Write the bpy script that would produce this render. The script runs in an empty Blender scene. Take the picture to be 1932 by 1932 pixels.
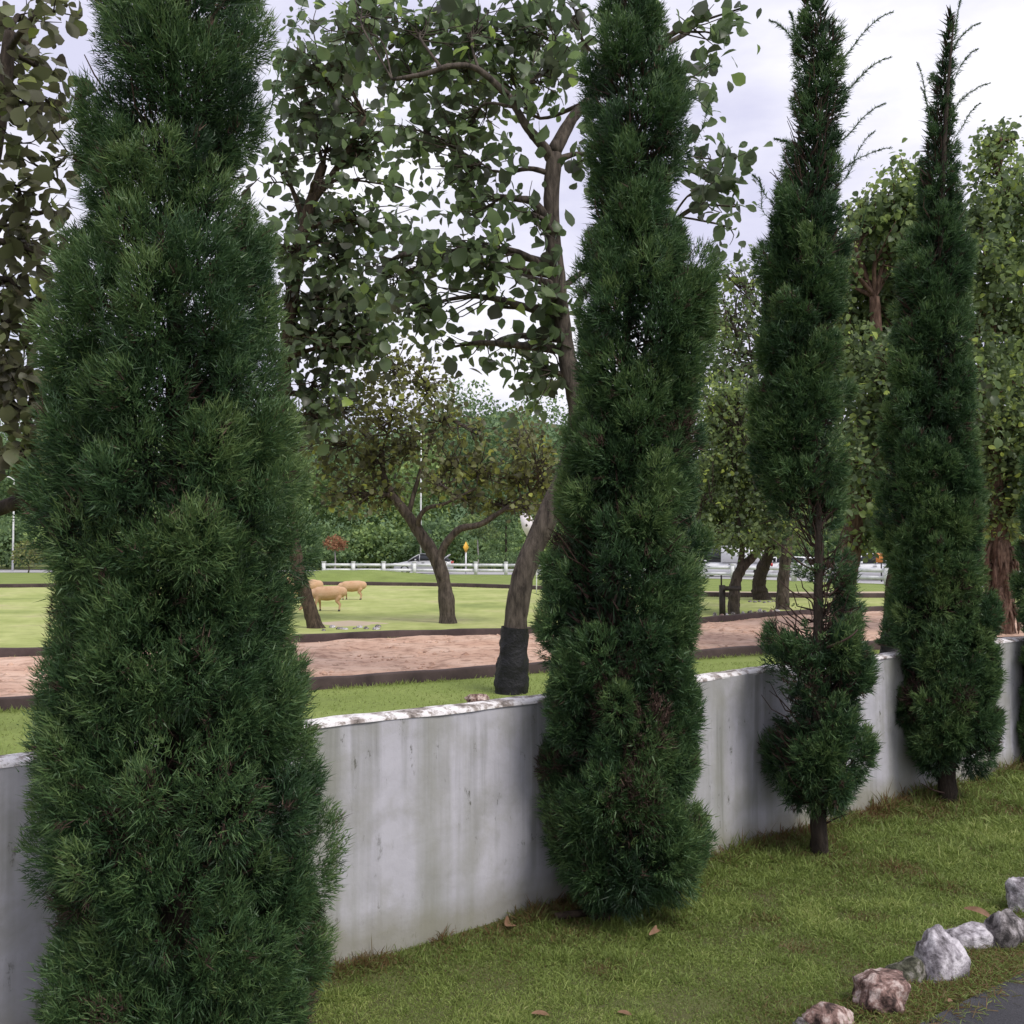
import bpy, bmesh, math
import numpy as np
from mathutils import Vector, Matrix

# ------------------------------------------------------------------ camera, sky, sun, exposure
SC = bpy.context.scene
COL = SC.collection
EYE, F, CX, HOR = 1.6, 1980.0, 966.0, 1041.0      # photo grid of 1932 units used for measuring
PITCH = math.atan((HOR - CX) / F)
cam = bpy.data.cameras.new('camera'); camo = bpy.data.objects.new('camera', cam); COL.objects.link(camo)
camo.location = (0, 0, EYE); camo.rotation_euler = (math.pi / 2 + PITCH, 0, 0)
cam.sensor_width = 36; cam.lens = 36 * F / 1932; cam.clip_end = 6000; cam.clip_start = 0.05
SC.camera = camo

SUN_EL, SUN_AZ = 52.0, 138.0      # azimuth from +Y towards +X: veiled sun behind the camera, to the right
W = bpy.data.worlds.new('World'); SC.world = W; W.use_nodes = True
nt = W.node_tree; nt.nodes.clear()
def N(nt, t, **kw):
    n = nt.nodes.new(t)
    for k, v in kw.items(): setattr(n, k, v)
    return n
def L(nt, a, b): nt.links.new(a, b)
wo = N(nt, 'ShaderNodeOutputWorld'); bg = N(nt, 'ShaderNodeBackground'); bg.inputs['Strength'].default_value = 0.1
sky = N(nt, 'ShaderNodeTexSky', sky_type='NISHITA', sun_disc=False)
sky.sun_elevation = math.radians(SUN_EL); sky.sun_rotation = math.radians(SUN_AZ)
tc = N(nt, 'ShaderNodeTexCoord'); mp = N(nt, 'ShaderNodeMapping'); mp.inputs['Scale'].default_value = (1, 1, 2.6)
L(nt, tc.outputs['Generated'], mp.inputs['Vector'])
n1 = N(nt, 'ShaderNodeTexNoise'); n1.inputs['Scale'].default_value = 3.1; n1.inputs['Detail'].default_value = 7; n1.inputs['Roughness'].default_value = .55
n2 = N(nt, 'ShaderNodeTexNoise'); n2.inputs['Scale'].default_value = 5.3; n2.inputs['Detail'].default_value = 6
L(nt, mp.outputs[0], n1.inputs['Vector']); L(nt, mp.outputs[0], n2.inputs['Vector'])
r1 = N(nt, 'ShaderNodeValToRGB'); r1.color_ramp.elements[0].position = .38; r1.color_ramp.elements[1].position = .64
r1.color_ramp.elements[0].color = (4.4, 4.4, 5.6, 1); r1.color_ramp.elements[1].color = (6.5, 6.45, 6.9, 1)
L(nt, n1.outputs['Fac'], r1.inputs['Fac'])
r2 = N(nt, 'ShaderNodeValToRGB'); r2.color_ramp.elements[0].position = .30; r2.color_ramp.elements[1].position = .42
r2.color_ramp.elements[0].color = (.8, .8, .8, 1); r2.color_ramp.elements[1].color = (1, 1, 1, 1)
L(nt, n2.outputs['Fac'], r2.inputs['Fac'])
mx = N(nt, 'ShaderNodeMix', data_type='RGBA')
L(nt, r2.outputs['Color'], mx.inputs[0]); L(nt, sky.outputs['Color'], mx.inputs[6]); L(nt, r1.outputs['Color'], mx.inputs[7])
L(nt, mx.outputs[2], bg.inputs['Color']); L(nt, bg.outputs[0], wo.inputs[0])

sl = bpy.data.lights.new('sun', 'SUN'); sl.energy = 1.5; sl.angle = math.radians(22); sl.color = (1, .96, .88)
so = bpy.data.objects.new('sun', sl); COL.objects.link(so)
_a, _e = math.radians(SUN_AZ), math.radians(SUN_EL)
so.rotation_euler = Vector((math.sin(_a) * math.cos(_e), math.cos(_a) * math.cos(_e), math.sin(_e))).to_track_quat('Z', 'Y').to_euler()
vs = SC.view_settings; SC.display_settings.display_device = 'sRGB'
vs.view_transform = 'Standard'; vs.look = 'None'; vs.exposure = 0.74; vs.gamma = 1; vs.use_curve_mapping = False
SC.cycles.max_bounces = 6; SC.cycles.diffuse_bounces = 3; SC.cycles.transmission_bounces = 4; SC.cycles.glossy_bounces = 2
SC.cycles.transparent_max_bounces = 4
SC.cycles.use_denoising = True; SC.cycles.denoiser = 'OPENIMAGEDENOISE'; SC.cycles.denoising_input_passes = 'RGB_ALBEDO_NORMAL'; SC.cycles.denoising_prefilter = 'ACCURATE'

# ------------------------------------------------------------------ measuring helpers
cp, sp = math.cos(PITCH), math.sin(PITCH)
def at(x, y, d):
    """photo grid position at ground distance d -> world point"""
    u, v = (x - CX) / F, (CX - y) / F
    dy = cp - sp * v; dz = sp + cp * v
    s = d / dy
    return np.array([u * s, d, EYE + dz * s])
def gp(x, y, z=0.0):
    u, v = (x - CX) / F, (CX - y) / F
    dy = cp - sp * v; dz = sp + cp * v
    s = (z - EYE) / dz
    return np.array([u * s, dy * s, z])
R = lambda s: np.random.default_rng(s)
def nrm(v): return v / np.maximum(np.linalg.norm(v, axis=-1, keepdims=True), 1e-9)
def hashn(i, j, seed): 
    h = np.sin(i * 127.1 + j * 311.7 + seed * 74.7) * 43758.5453
    return h - np.floor(h)
def vnoise(x, y, seed=0):
    xi, yi = np.floor(x), np.floor(y); fx, fy = x - xi, y - yi
    fx = fx * fx * (3 - 2 * fx); fy = fy * fy * (3 - 2 * fy)
    a = hashn(xi, yi, seed); b = hashn(xi + 1, yi, seed); c = hashn(xi, yi + 1, seed); d = hashn(xi + 1, yi + 1, seed)
    return (a * (1 - fx) + b * fx) * (1 - fy) + (c * (1 - fx) + d * fx) * fy

# ------------------------------------------------------------------ object helpers
def mesh_np(name, V, faces_list, mat=None, tint=None, smooth=False):
    """faces_list: list of int arrays (n,k)"""
    me = bpy.data.meshes.new(name)
    V = np.asarray(V, dtype=np.float32)
    me.vertices.add(len(V)); me.vertices.foreach_set('co', V.ravel())
    fl = [np.asarray(f) for f in faces_list if len(f)]
    loops = np.concatenate([f.ravel() for f in fl]).astype(np.int32)
    counts = np.concatenate([np.full(len(f), f.shape[1]) for f in fl]).astype(np.int32)
    me.loops.add(len(loops)); me.loops.foreach_set('vertex_index', loops)
    me.polygons.add(len(counts))
    st = np.concatenate([[0], np.cumsum(counts)[:-1]]).astype(np.int32)
    me.polygons.foreach_set('loop_start', st); me.polygons.foreach_set('loop_total', counts)
    if smooth: me.polygons.foreach_set('use_smooth', np.ones(len(counts), dtype=bool))
    me.update(calc_edges=True)
    if tint is not None:
        a = me.attributes.new('tint', 'FLOAT', 'POINT'); a.data.foreach_set('value', np.asarray(tint, dtype=np.float32))
    if mat: me.materials.append(mat)
    return me
def link(name, me, parent=None, loc=None):
    o = bpy.data.objects.new(name, me); COL.objects.link(o)
    if parent is not None: o.parent = parent
    if loc is not None: o.location = tuple(float(c) for c in loc)
    return o
def tag(o, label=None, cat=None, group=None, kind=None):
    if label: o['label'] = label
    if cat: o['category'] = cat
    if group: o['group'] = group
    if kind: o['kind'] = kind
    return o
def empty(name, loc, label=None, cat=None, group=None):
    o = bpy.data.objects.new(name, None); COL.objects.link(o); o.location = tuple(float(c) for c in loc); o.empty_display_size = .1
    return tag(o, label, cat, group)

class Geo:
    """collects verts/faces"""
    def __init__(s): s.v = []; s.f3 = []; s.f4 = []; s.t = []; s.n = 0
    def add(s, V, f3=None, f4=None, tint=0.5):
        V = np.asarray(V, dtype=float)
        if f3 is not None and len(f3): s.f3.append(np.asarray(f3) + s.n)
        if f4 is not None and len(f4): s.f4.append(np.asarray(f4) + s.n)
        s.v.append(V); s.t.append(np.full(len(V), tint) if np.isscalar(tint) else np.asarray(tint)); s.n += len(V)
    def mesh(s, name, mat, origin=None, smooth=False):
        V = np.concatenate(s.v)
        if origin is not None: V = V - np.asarray(origin)
        fl = []
        if s.f3: fl.append(np.concatenate(s.f3))
        if s.f4: fl.append(np.concatenate(s.f4))
        return mesh_np(name, V, fl, mat, np.concatenate(s.t), smooth)
    def box(s, c, size, ax=None, tint=.5):
        h = np.array(size) / 2
        V = np.array([[x, y, z] for x in (-1, 1) for y in (-1, 1) for z in (-1, 1)]) * h
        if ax is not None: V = V @ np.asarray(ax)
        s.add(V + np.asarray(c), f4=[[0, 1, 3, 2], [4, 6, 7, 5], [0, 4, 5, 1], [2, 3, 7, 6], [0, 2, 6, 4], [1, 5, 7, 3]], tint=tint)
    def tube(s, P, rad, seg=8, rough=0, seed=1, cap=True, tint=.5):
        P = np.asarray(P, dtype=float); rad = np.broadcast_to(np.asarray(rad, dtype=float), (len(P),))
        T = np.gradient(P, axis=0); T = nrm(T)
        ref = np.array([0.13, 1, .07]) if abs(T[0][1]) < .9 else np.array([1, .1, 0.])
        a = nrm(np.cross(T, ref)); b = np.cross(T, a)
        th = np.linspace(0, 2 * np.pi, seg, endpoint=False)
        rr = rad[:, None] * np.ones(seg)
        if rough: rr = rr * (1 + rough * (R(seed).random((len(P), seg)) - .5) + rough * .8 * (R(seed + 9).random(seg) - .5)[None])
        V = P[:, None] + rr[..., None] * (np.cos(th)[None, :, None] * a[:, None] + np.sin(th)[None, :, None] * b[:, None])
        n = len(P); i, j = np.meshgrid(np.arange(n - 1), np.arange(seg), indexing='ij'); j2 = (j + 1) % seg
        f4 = np.stack([i * seg + j, i * seg + j2, (i + 1) * seg + j2, (i + 1) * seg + j], -1).reshape(-1, 4)
        V = V.reshape(-1, 3); f3 = []
        if cap:
            V = np.vstack([V, P[0], P[-1]]); c0, c1 = n * seg, n * seg + 1
            f3 = [[c0, (k + 1) % seg, k] for k in range(seg)] + [[c1, (n - 1) * seg + k, (n - 1) * seg + (k + 1) % seg] for k in range(seg)]
        s.add(V, f3=f3, f4=f4, tint=tint)
def spline(P, n):
    """Catmull-Rom through P (k,m) resampled to n"""
    P = np.asarray(P, dtype=float); k = len(P)
    if k == 2: return P[0] + (P[1] - P[0]) * np.linspace(0, 1, n)[:, None]
    Q = np.vstack([2 * P[0] - P[1], P, 2 * P[-1] - P[-2]])
    t = np.linspace(0, k - 1 - 1e-6, n); i = t.astype(int); u = (t - i)[:, None]
    a, b, c, d = Q[i], Q[i + 1], Q[i + 2], Q[i + 3]
    return .5 * (2 * b + (c - a) * u + (2 * a - 5 * b + 4 * c - d) * u ** 2 + (3 * b - a - 3 * c + d) * u ** 3)

# ------------------------------------------------------------------ materials
def new_mat(name):
    m = bpy.data.materials.new(name); m.use_nodes = True
    nt = m.node_tree; p = nt.nodes['Principled BSDF']
    return m, nt, p
def noise(nt, scale, detail=5, rough=.55, vec=None, dist=0):
    n = N(nt, 'ShaderNodeTexNoise'); n.inputs['Scale'].default_value = scale; n.inputs['Detail'].default_value = detail
    n.inputs['Roughness'].default_value = rough; n.inputs['Distortion'].default_value = dist
    if vec is not None: L(nt, vec, n.inputs['Vector'])
    return n.outputs['Fac']
def ramp(nt, fac, stops):
    r = N(nt, 'ShaderNodeValToRGB'); e = r.color_ramp.elements
    while len(e) < len(stops): e.new(.5)
    for el, (p, c) in zip(e, stops):
        el.position = p; el.color = (*c, 1) if len(c) == 3 else c
    L(nt, fac, r.inputs['Fac']); return r.outputs['Color']
def mixc(nt, fac, a, b, mode='MIX'):
    m = N(nt, 'ShaderNodeMix', data_type='RGBA', blend_type=mode)
    for sock, val in ((m.inputs[0], fac), (m.inputs[6], a), (m.inputs[7], b)):
        if isinstance(val, (int, float)): sock.default_value = val
        elif isinstance(val, tuple): sock.default_value = (*val, 1)
        else: L(nt, val, sock)
    return m.outputs[2]
def coords(nt, which='Object', scale=(1, 1, 1)):
    t = N(nt, 'ShaderNodeTexCoord'); m = N(nt, 'ShaderNodeMapping'); m.inputs['Scale'].default_value = scale
    L(nt, t.outputs[which], m.inputs['Vector']); return m.outputs[0]
def worldpos(nt, scale=(1, 1, 1)):
    g = N(nt, 'ShaderNodeNewGeometry'); m = N(nt, 'ShaderNodeMapping'); m.inputs['Scale'].default_value = scale
    L(nt, g.outputs['Position'], m.inputs['Vector']); return m.outputs[0]
def bump(nt, p, h, strength=.4, dist=.02):
    b = N(nt, 'ShaderNodeBump'); b.inputs['Strength'].default_value = strength; b.inputs['Distance'].default_value = dist
    L(nt, h, b.inputs['Height']); L(nt, b.outputs[0], p.inputs['Normal'])
def simple(name, col, rough=.6, metal=0, spec=.5):
    m, nt, p = new_mat(name); p.inputs['Base Color'].default_value = (*col, 1)
    p.inputs['Roughness'].default_value = rough; p.inputs['Metallic'].default_value = metal
    p.inputs['Specular IOR Level'].default_value = spec
    return m
def mottled(name, stops, scale, rough=.8, bs=.4, bd=.01, which='world', stretch=(1, 1, 1), fine=None, spec=.3):
    m, nt, p = new_mat(name)
    v = worldpos(nt, stretch) if which == 'world' else coords(nt, 'Object', stretch)
    f = noise(nt, scale, 8, .6, v)
    c = ramp(nt, f, stops)
    if fine:
        f2 = noise(nt, fine[0], 4, .7, v); c = mixc(nt, fine[2], c, ramp(nt, f2, fine[1]), 'MULTIPLY')
        bump(nt, p, f2, bs, bd)
    else: bump(nt, p, f, bs, bd)
    L(nt, c, p.inputs['Base Color']); p.inputs['Roughness'].default_value = rough; p.inputs['Specular IOR Level'].default_value = spec
    return m
def leaf_mat(name, stops, trans=.35, rough=.45, spec=.35, scale=0):
    """foliage: colour from the per-leaf 'tint' attribute, some light through the blade"""
    m, nt, p = new_mat(name)
    a = N(nt, 'ShaderNodeAttribute', attribute_name='tint')
    c = ramp(nt, a.outputs['Fac'], stops)
    if scale:
        f = noise(nt, scale, 3, .6, worldpos(nt)); c = mixc(nt, .7, c, ramp(nt, f, [(.3, (.55, .5, .42)), (.6, (1, 1, 1))]), 'MULTIPLY')
    L(nt, c, p.inputs['Base Color']); p.inputs['Roughness'].default_value = rough; p.inputs['Specular IOR Level'].default_value = spec
    if trans:
        t = N(nt, 'ShaderNodeBsdfTranslucent'); tcx = mixc(nt, .5, c, (.75, .85, .25), 'MULTIPLY'); 
        g = N(nt, 'ShaderNodeHueSaturation'); g.inputs['Value'].default_value = 1.6; L(nt, c, g.inputs['Color']); L(nt, g.outputs[0], t.inputs['Color'])
        ms = N(nt, 'ShaderNodeMixShader'); ms.inputs[0].default_value = trans
        L(nt, p.outputs[0], ms.inputs[1]); L(nt, t.outputs[0], ms.inputs[2]); L(nt, ms.outputs[0], nt.nodes['Material Output'].inputs[0])
    return m
MAT = {}
MAT['cypress'] = leaf_mat('cypress_foliage', [(0, (.016, .036, .018)), (.35, (.042, .092, .036)), (.7, (.092, .160, .056)), (1, (.18, .25, .085))], .18, .5, .4)
MAT['cypress_dead'] = leaf_mat('cypress_dead_twigs', [(0, (.035, .022, .020)), (.6, (.085, .052, .042)), (1, (.20, .145, .10))], 0, .8, .2)
MAT['teak'] = leaf_mat('broad_leaf', [(0, (.060, .064, .045)), (.4, (.092, .132, .066)), (.75, (.155, .22, .09)), (1, (.28, .38, .09))], .45, .4, .45)
MAT['olive'] = leaf_mat('olive_leaf', [(0, (.060, .056, .040)), (.45, (.115, .118, .055)), (.8, (.20, .22, .07)), (1, (.36, .39, .09))], .35, .5, .4)
MAT['brownleaf'] = leaf_mat('brownish_leaf', [(0, (.065, .055, .040)), (.45, (.10, .105, .055)), (.8, (.15, .18, .07)), (1, (.26, .30, .08))], .35, .5, .4)
MAT['bright'] = leaf_mat('bright_leaf', [(0, (.06, .085, .05)), (.45, (.125, .175, .08)), (.8, (.23, .30, .10)), (1, (.38, .46, .11))], .42, .45, .4)
MAT['wood'] = leaf_mat('far_foliage', [(0, (.055, .09, .055)), (.45, (.12, .19, .085)), (.8, (.21, .30, .11)), (1, (.32, .42, .14))], .25, .6, .3)
MAT['redflower'] = leaf_mat('red_blossom', [(0, (.13, .09, .05)), (.5, (.30, .15, .08)), (1, (.42, .22, .12))], .3, .6, .3)
MAT['grass'] = leaf_mat('grass_blade', [(0, (.17, .10, .045)), (.16, (.15, .12, .05)), (.30, (.13, .175, .045)), (.6, (.21, .275, .07)), (.85, (.31, .36, .11)), (1, (.44, .45, .19))], .3, .55, .3)
MAT['fargrass'] = leaf_mat('meadow_blade', [(0, (.17, .19, .06)), (.5, (.23, .29, .08)), (1, (.32, .38, .12))], .3, .55, .3)
def bark(name, stops, sc=9):
    m, nt, p = new_mat(name); v = worldpos(nt, (1, 1, .25)); f = noise(nt, sc, 8, .65, v, .4)
    L(nt, ramp(nt, f, stops), p.inputs['Base Color']); p.inputs['Roughness'].default_value = .9; p.inputs['Specular IOR Level'].default_value = .2
    bump(nt, p, f, .8, .03); return m
MAT['bark_dark'] = bark('dark_bark', [(.3, (.018, .014, .012)), (.7, (.075, .058, .046))], 30)
MAT['bark_brown'] = bark('brown_bark', [(.35, (.024, .017, .013)), (.65, (.105, .076, .056))], 20)
MAT['bark_grey'] = bark('grey_bark', [(.35, (.030, .024, .021)), (.65, (.13, .105, .088))], 16)
MAT['bark_red'] = bark('reddish_bark', [(.35, (.05, .027, .02)), (.65, (.20, .125, .095))], 22)
MAT['bark_pale'] = bark('pale_bark', [(.3, (.20, .18, .17)), (.7, (.45, .42, .40))], 12)
MAT['white'] = mottled('white_paint', [(.3, (.62, .62, .64)), (.6, (.8, .8, .82))], 3, .5, .1, .002)
MAT['black_wrap'] = mottled('black_plastic_wrap', [(.3, (.006, .006, .008)), (.7, (.02, .019, .023))], 9, .55, .6, .03, fine=(25, [(0, (.6, .6, .6)), (1, (1, 1, 1))], .5))

# plaster wall: streaks and algae have a shape of their own, along-wall x and height z
m, nt, p = new_mat('wall_plaster'); MAT['wall'] = m
v = coords(nt, 'Object', (1, 1, 1)); vmid = coords(nt, 'Object', (1.6, 1, 1.6)); vst = coords(nt, 'Object', (2.6, 1, .22)); vbl = coords(nt, 'Object', (1.2, 1, .8)); vsp = coords(nt, 'Object', (14, 1, 6)); vs2 = coords(nt, 'Object', (13, 1, .5))
base = ramp(nt, noise(nt, 2.5, 6, .6, v), [(.3, (.46, .45, .495)), (.7, (.60, .585, .645))])
st = ramp(nt, noise(nt, 1.0, 6, .55, vst, .25), [(.47, (0, 0, 0)), (.60, (.7, .7, .7))])
c = mixc(nt, st, base, (.27, .275, .225))
st2 = ramp(nt, noise(nt, 1.0, 5, .6, vs2, .3), [(.50, (0, 0, 0)), (.70, (.5, .5, .5))])
patch = ramp(nt, noise(nt, 1.7, 3, .5, vbl), [(.40, (0, 0, 0)), (.52, (1, 1, 1))])
c = mixc(nt, mixc(nt, 1.0, st2, patch, 'MULTIPLY'), c, (.15, .155, .125))
speck = ramp(nt, noise(nt, 1.3, 7, .75, vsp), [(.59, (0, 0, 0)), (.66, (1, 1, 1))])
c = mixc(nt, mixc(nt, 1.0, speck, patch, 'MULTIPLY'), c, (.11, .11, .09))
blot = ramp(nt, noise(nt, 2.6, 8, .62, vmid, .15), [(.47, (0, 0, 0)), (.62, (.42, .42, .42))]); c = mixc(nt, blot, c, (.32, .315, .275))
# damp dirt at the foot
sx = N(nt, 'ShaderNodeSeparateXYZ'); tcz = N(nt, 'ShaderNodeTexCoord'); L(nt, tcz.outputs['Object'], sx.inputs[0])
mth = N(nt, 'ShaderNodeMath', operation='MULTIPLY_ADD'); L(nt, noise(nt, 3, 5, .6, v), mth.inputs[0]); mth.inputs[1].default_value = -.22; L(nt, sx.outputs['Z'], mth.inputs[2])
foot = ramp(nt, mth.outputs[0], [(0, (.7, .7, .7)), (.10, (0, 0, 0))])
c = mixc(nt, foot, c, (.26, .25, .19))
L(nt, c, p.inputs['Base Color']); p.inputs['Roughness'].default_value = .85; p.inputs['Specular IOR Level'].default_value = .25
bump(nt, p, noise(nt, 8, 6, .55, v, .1), .5, .012)
m, nt, p = new_mat('wall_top_weathered'); MAT['walltop'] = m
v = coords(nt, 'Object', (1, 1, 1))
f = noise(nt, 13, 9, .7, v)
L(nt, ramp(nt, f, [(.36, (.10, .085, .075)), (.46, (.36, .31, .29)), (.53, (.82, .79, .80))]), p.inputs['Base Color']); p.inputs['Roughness'].default_value = .95
bump(nt, p, f, .8, .02)
MAT['soil_lawn'] = mottled('lawn_soil', [(.3, (.11, .10, .045)), (.6, (.13, .145, .05))], 3, .95, .6, .02, fine=(60, [(.2, (.5, .5, .5)), (.7, (1, 1, 1))], .8))
MAT['field'] = mottled('field_grass', [(.32, (.24, .29, .085)), (.44, (.34, .385, .12)), (.56, (.42, .45, .17)), (.68, (.43, .40, .20))], .28, .95, .5, .03, stretch=(1, 1, 1), fine=(2.2, [(.30, (.66, .68, .58)), (.62, (1, 1, 1))], .9))
MAT['verge'] = mottled('verge_grass', [(.25, (.16, .20, .05)), (.5, (.21, .27, .065)), (.75, (.26, .31, .09))], .8, .95, .5, .03, fine=(18, [(.25, (.6, .6, .55)), (.65, (1, 1, 1))], .8))
MAT['dirt'] = mottled('pink_dirt', [(.25, (.46, .28, .20)), (.5, (.56, .37, .275)), (.75, (.64, .47, .37))], 1.1, .95, .7, .05, fine=(4.5, [(.36, (.42, .36, .33)), (.52, (1, 1, 1))], .75))
MAT['tan'] = mottled('tan_dirt', [(.25, (.36, .29, .20)), (.7, (.52, .42, .32))], .5, .95, .5, .03)
MAT['kerb'] = mottled('brown_kerb', [(.3, (.045, .032, .031)), (.7, (.105, .074, .070))], 2.2, .85, .4, .01, fine=(20, [(.2, (.65, .65, .65)), (.7, (1, 1, 1))], .7))
MAT['asphalt'] = mottled('asphalt', [(.3, (.045, .045, .052)), (.7, (.085, .082, .092))], 2.0, .9, .7, .008, fine=(160, [(.3, (.45, .45, .45)), (.7, (1.2, 1.2, 1.2))], .8))
MAT['road'] = mottled('pale_road', [(.3, (.30, .29, .30)), (.7, (.42, .41, .42))], .2, .9, .2, .01)
MAT['ground'] = mottled('ground', [(.3, (.12, .14, .045)), (.7, (.19, .22, .07))], .2, .95, .3, .02)
def rockmat(name, stops, sc, veins=None):
    m, nt, p = new_mat(name); v = coords(nt, 'Object'); f = noise(nt, sc, 9, .65, v, .5)
    c = ramp(nt, f, stops)
    f2 = noise(nt, sc * 3.5, 6, .7, v); c = mixc(nt, .55, c, ramp(nt, f2, [(.36, (.22, .2, .2)), (.52, (1, 1, 1))]), 'MULTIPLY')
    L(nt, c, p.inputs['Base Color']); p.inputs['Roughness'].default_value = .9; p.inputs['Specular IOR Level'].default_value = .25
    bump(nt, p, f2, .8, .012); return m
MAT['rock_white'] = rockmat('white_limestone', [(.34, (.09, .08, .085)), (.46, (.36, .33, .36)), (.58, (.68, .64, .68))], 14)
MAT['rock_pink'] = rockmat('pinkish_limestone', [(.38, (.06, .04, .036)), (.5, (.30, .19, .165)), (.60, (.62, .50, .46))], 20)
MAT['rock_grey'] = rockmat('grey_limestone', [(.38, (.045, .04, .04)), (.5, (.20, .18, .18)), (.62, (.50, .46, .47))], 18)
MAT['rock_moss'] = rockmat('mossy_limestone', [(.38, (.03, .032, .022)), (.5, (.12, .12, .085)), (.62, (.38, .35, .33))], 18)
MAT['dryleaf'] = mottled('dry_leaf', [(.3, (.13, .07, .04)), (.7, (.30, .18, .11))], 18, .7, .4, .004, 'obj')
MAT['rust'] = mottled('dark_iron', [(.3, (.02, .018, .018)), (.7, (.06, .05, .045))], 14, .8, .3, .005)

# ------------------------------------------------------------------ the setting: ground, strips, road
WD = nrm(np.array([1, .857, 0.])); WN = np.array([-WD[1], WD[0], 0.]); WP = np.array([0, 4.57, 0.])   # wall line; WN points beyond the wall
def wall_s(P): return (P - WP) @ WN
def strip(name, mat, A, B, z, n=90, label=None, rows=2, h=0, seed=0):
    A = spline(A, n); B = spline(B, n); V = []
    for k in range(rows):
        t = k / (rows - 1); V.append(A * (1 - t) + B * t)
    V = np.stack(V, 1); V[..., 2] = z
    if h: V[..., 2] += h * (vnoise(V[..., 0] * 1.7, V[..., 1] * 1.7, seed) + .6 * vnoise(V[..., 0] * 5, V[..., 1] * 5, seed + 3)) * np.minimum(1, np.minimum(np.arange(rows), rows - 1 - np.arange(rows)))[None]
    i, j = np.meshgrid(np.arange(n - 1), np.arange(rows - 1), indexing='ij')
    f = np.stack([i * rows + j, (i + 1) * rows + j, (i + 1) * rows + j + 1, i * rows + j + 1], -1).reshape(-1, 4)
    o = link(name, mesh_np(name, V.reshape(-1, 3), [f], mat, None, True)); return tag(o, label, kind='structure')
th = np.linspace(0, 2 * np.pi, 64, endpoint=False)
g = mesh_np('ground', np.vstack([np.stack([np.cos(th) * 3000, np.sin(th) * 3000, 0 * th], 1), [[0, 0, 0]]]), [np.array([[k, (k + 1) % 64, 64] for k in range(64)])], MAT['ground'])
tag(link('ground', g), kind='structure')

def kerb_pts(pts, z=0): return np.array([gp(x, y, z) for x, y in pts])
KA = kerb_pts([(-700, 1395), (-300, 1362), (-100, 1347), (60, 1338), (300, 1322), (585, 1302), (780, 1288), (950, 1275), (1150, 1258), (1340, 1242), (1500, 1232), (1700, 1224), (1950, 1216), (2400, 1206)])
KB = kerb_pts([(-700, 1268), (-300, 1252), (-100, 1244), (70, 1240), (300, 1227), (600, 1212), (780, 1204), (945, 1200), (1140, 1190), (1340, 1176), (1454, 1166), (1600, 1158), (1800, 1150), (2400, 1140)])
KC = kerb_pts([(-700, 1116), (-300, 1112), (0, 1109), (300, 1106), (560, 1104), (800, 1106), (1000, 1112), (1180, 1120), (1340, 1126), (1500, 1128), (1660, 1128), (1900, 1127), (2400, 1126)])
strip('verge', MAT['verge'], np.array([WP + WD * s + WN * .16 for s in np.linspace(-9, 22, 8)]), KA, .004, 60)
strip('dirt_track', MAT['dirt'], KA, KB, .006, 260, rows=26, h=.05, seed=4)
strip('paddock', MAT['field'], KB, KC, .004, 120, rows=12, h=.03, seed=7)
FENCE = np.array([[(x - CX) / F * d, d, 0] for x, d in ((-300, 82), (300, 77), (620, 74), (1000, 71), (1400, 60), (1678, 51), (1932, 45), (2300, 39))])
KC2 = KC + np.array([0, 5.5, 0]); 
strip('sandy_path', MAT['tan'], KC, KC2, .005, 80, rows=4)
strip('roadside_grass', MAT['verge'], KC2, FENCE + np.array([0, 1.2, 0]), .004, 80, rows=4)
strip('road', MAT['road'], FENCE + np.array([0, 1.6, 0]), FENCE + np.array([1.5, 15, 0]), .005, 80)
# low grassy mound before the fence
mc = at(610, 1090, 58); nx, ny = 40, 20
U, Vv = np.meshgrid(np.linspace(-1, 1, nx), np.linspace(-1, 1, ny), indexing='ij')
H = np.maximum(0, (1 - U ** 2)) * np.maximum(0, (1 - Vv ** 2))
Z = .78 * H * (.55 + .5 * vnoise(U * 3 + 3, Vv * 1.5, 5)) + .002
V = np.stack([mc[0] + U * 7.5, 60 + Vv * 5.5, Z], -1).reshape(-1, 3)
i, j = np.meshgrid(np.arange(nx - 1), np.arange(ny - 1), indexing='ij')
tag(link('grass_mound', mesh_np('grass_mound', V, [np.stack([i * ny + j, (i + 1) * ny + j, (i + 1) * ny + j + 1, i * ny + j + 1], -1).reshape(-1, 4)], MAT['verge'], None, True)), kind='structure')

def kerb(name, pts, label, w=.13, h=.14, n=160, seed=0):
    C = spline(pts, n); T = nrm(np.gradient(C, axis=0)); S = np.stack([-T[:, 1], T[:, 0], 0 * T[:, 0]], 1)
    zt = h * (1 + .12 * (vnoise(np.arange(n) * .35, np.zeros(n) + seed, seed) - .5))
    prof = []
    for off, k in ((-.5, 0), (-.5, .86), (-.42, 1), (.42, 1), (.5, .86), (.5, 0)):
        q = C + S * off * w; q = q.copy(); q[:, 2] = zt * k - (.02 if k == 0 else 0); prof.append(q)
    V = np.stack(prof, 1).reshape(-1, 3); m_ = 6
    i, j = np.meshgrid(np.arange(n - 1), np.arange(m_ - 1), indexing='ij')
    f = np.stack([i * m_ + j, (i + 1) * m_ + j, (i + 1) * m_ + j + 1, i * m_ + j + 1], -1).reshape(-1, 4)
    o0 = V[0].copy(); o0[2] = 0
    return tag(link(name, mesh_np(name, V - o0, [f], MAT['kerb']), None, o0), label, 'kerb')
kerb('kerb', KA, 'nearest brown kerb along the wall side of the dirt track', h=.14, seed=1)
kerb('kerb', KB, 'brown kerb between the pink dirt track and the sheep paddock', h=.15, seed=2)
kerb('kerb', KC, 'thin farthest brown kerb behind the grazing sheep', h=.17, w=.2, seed=3)

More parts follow.
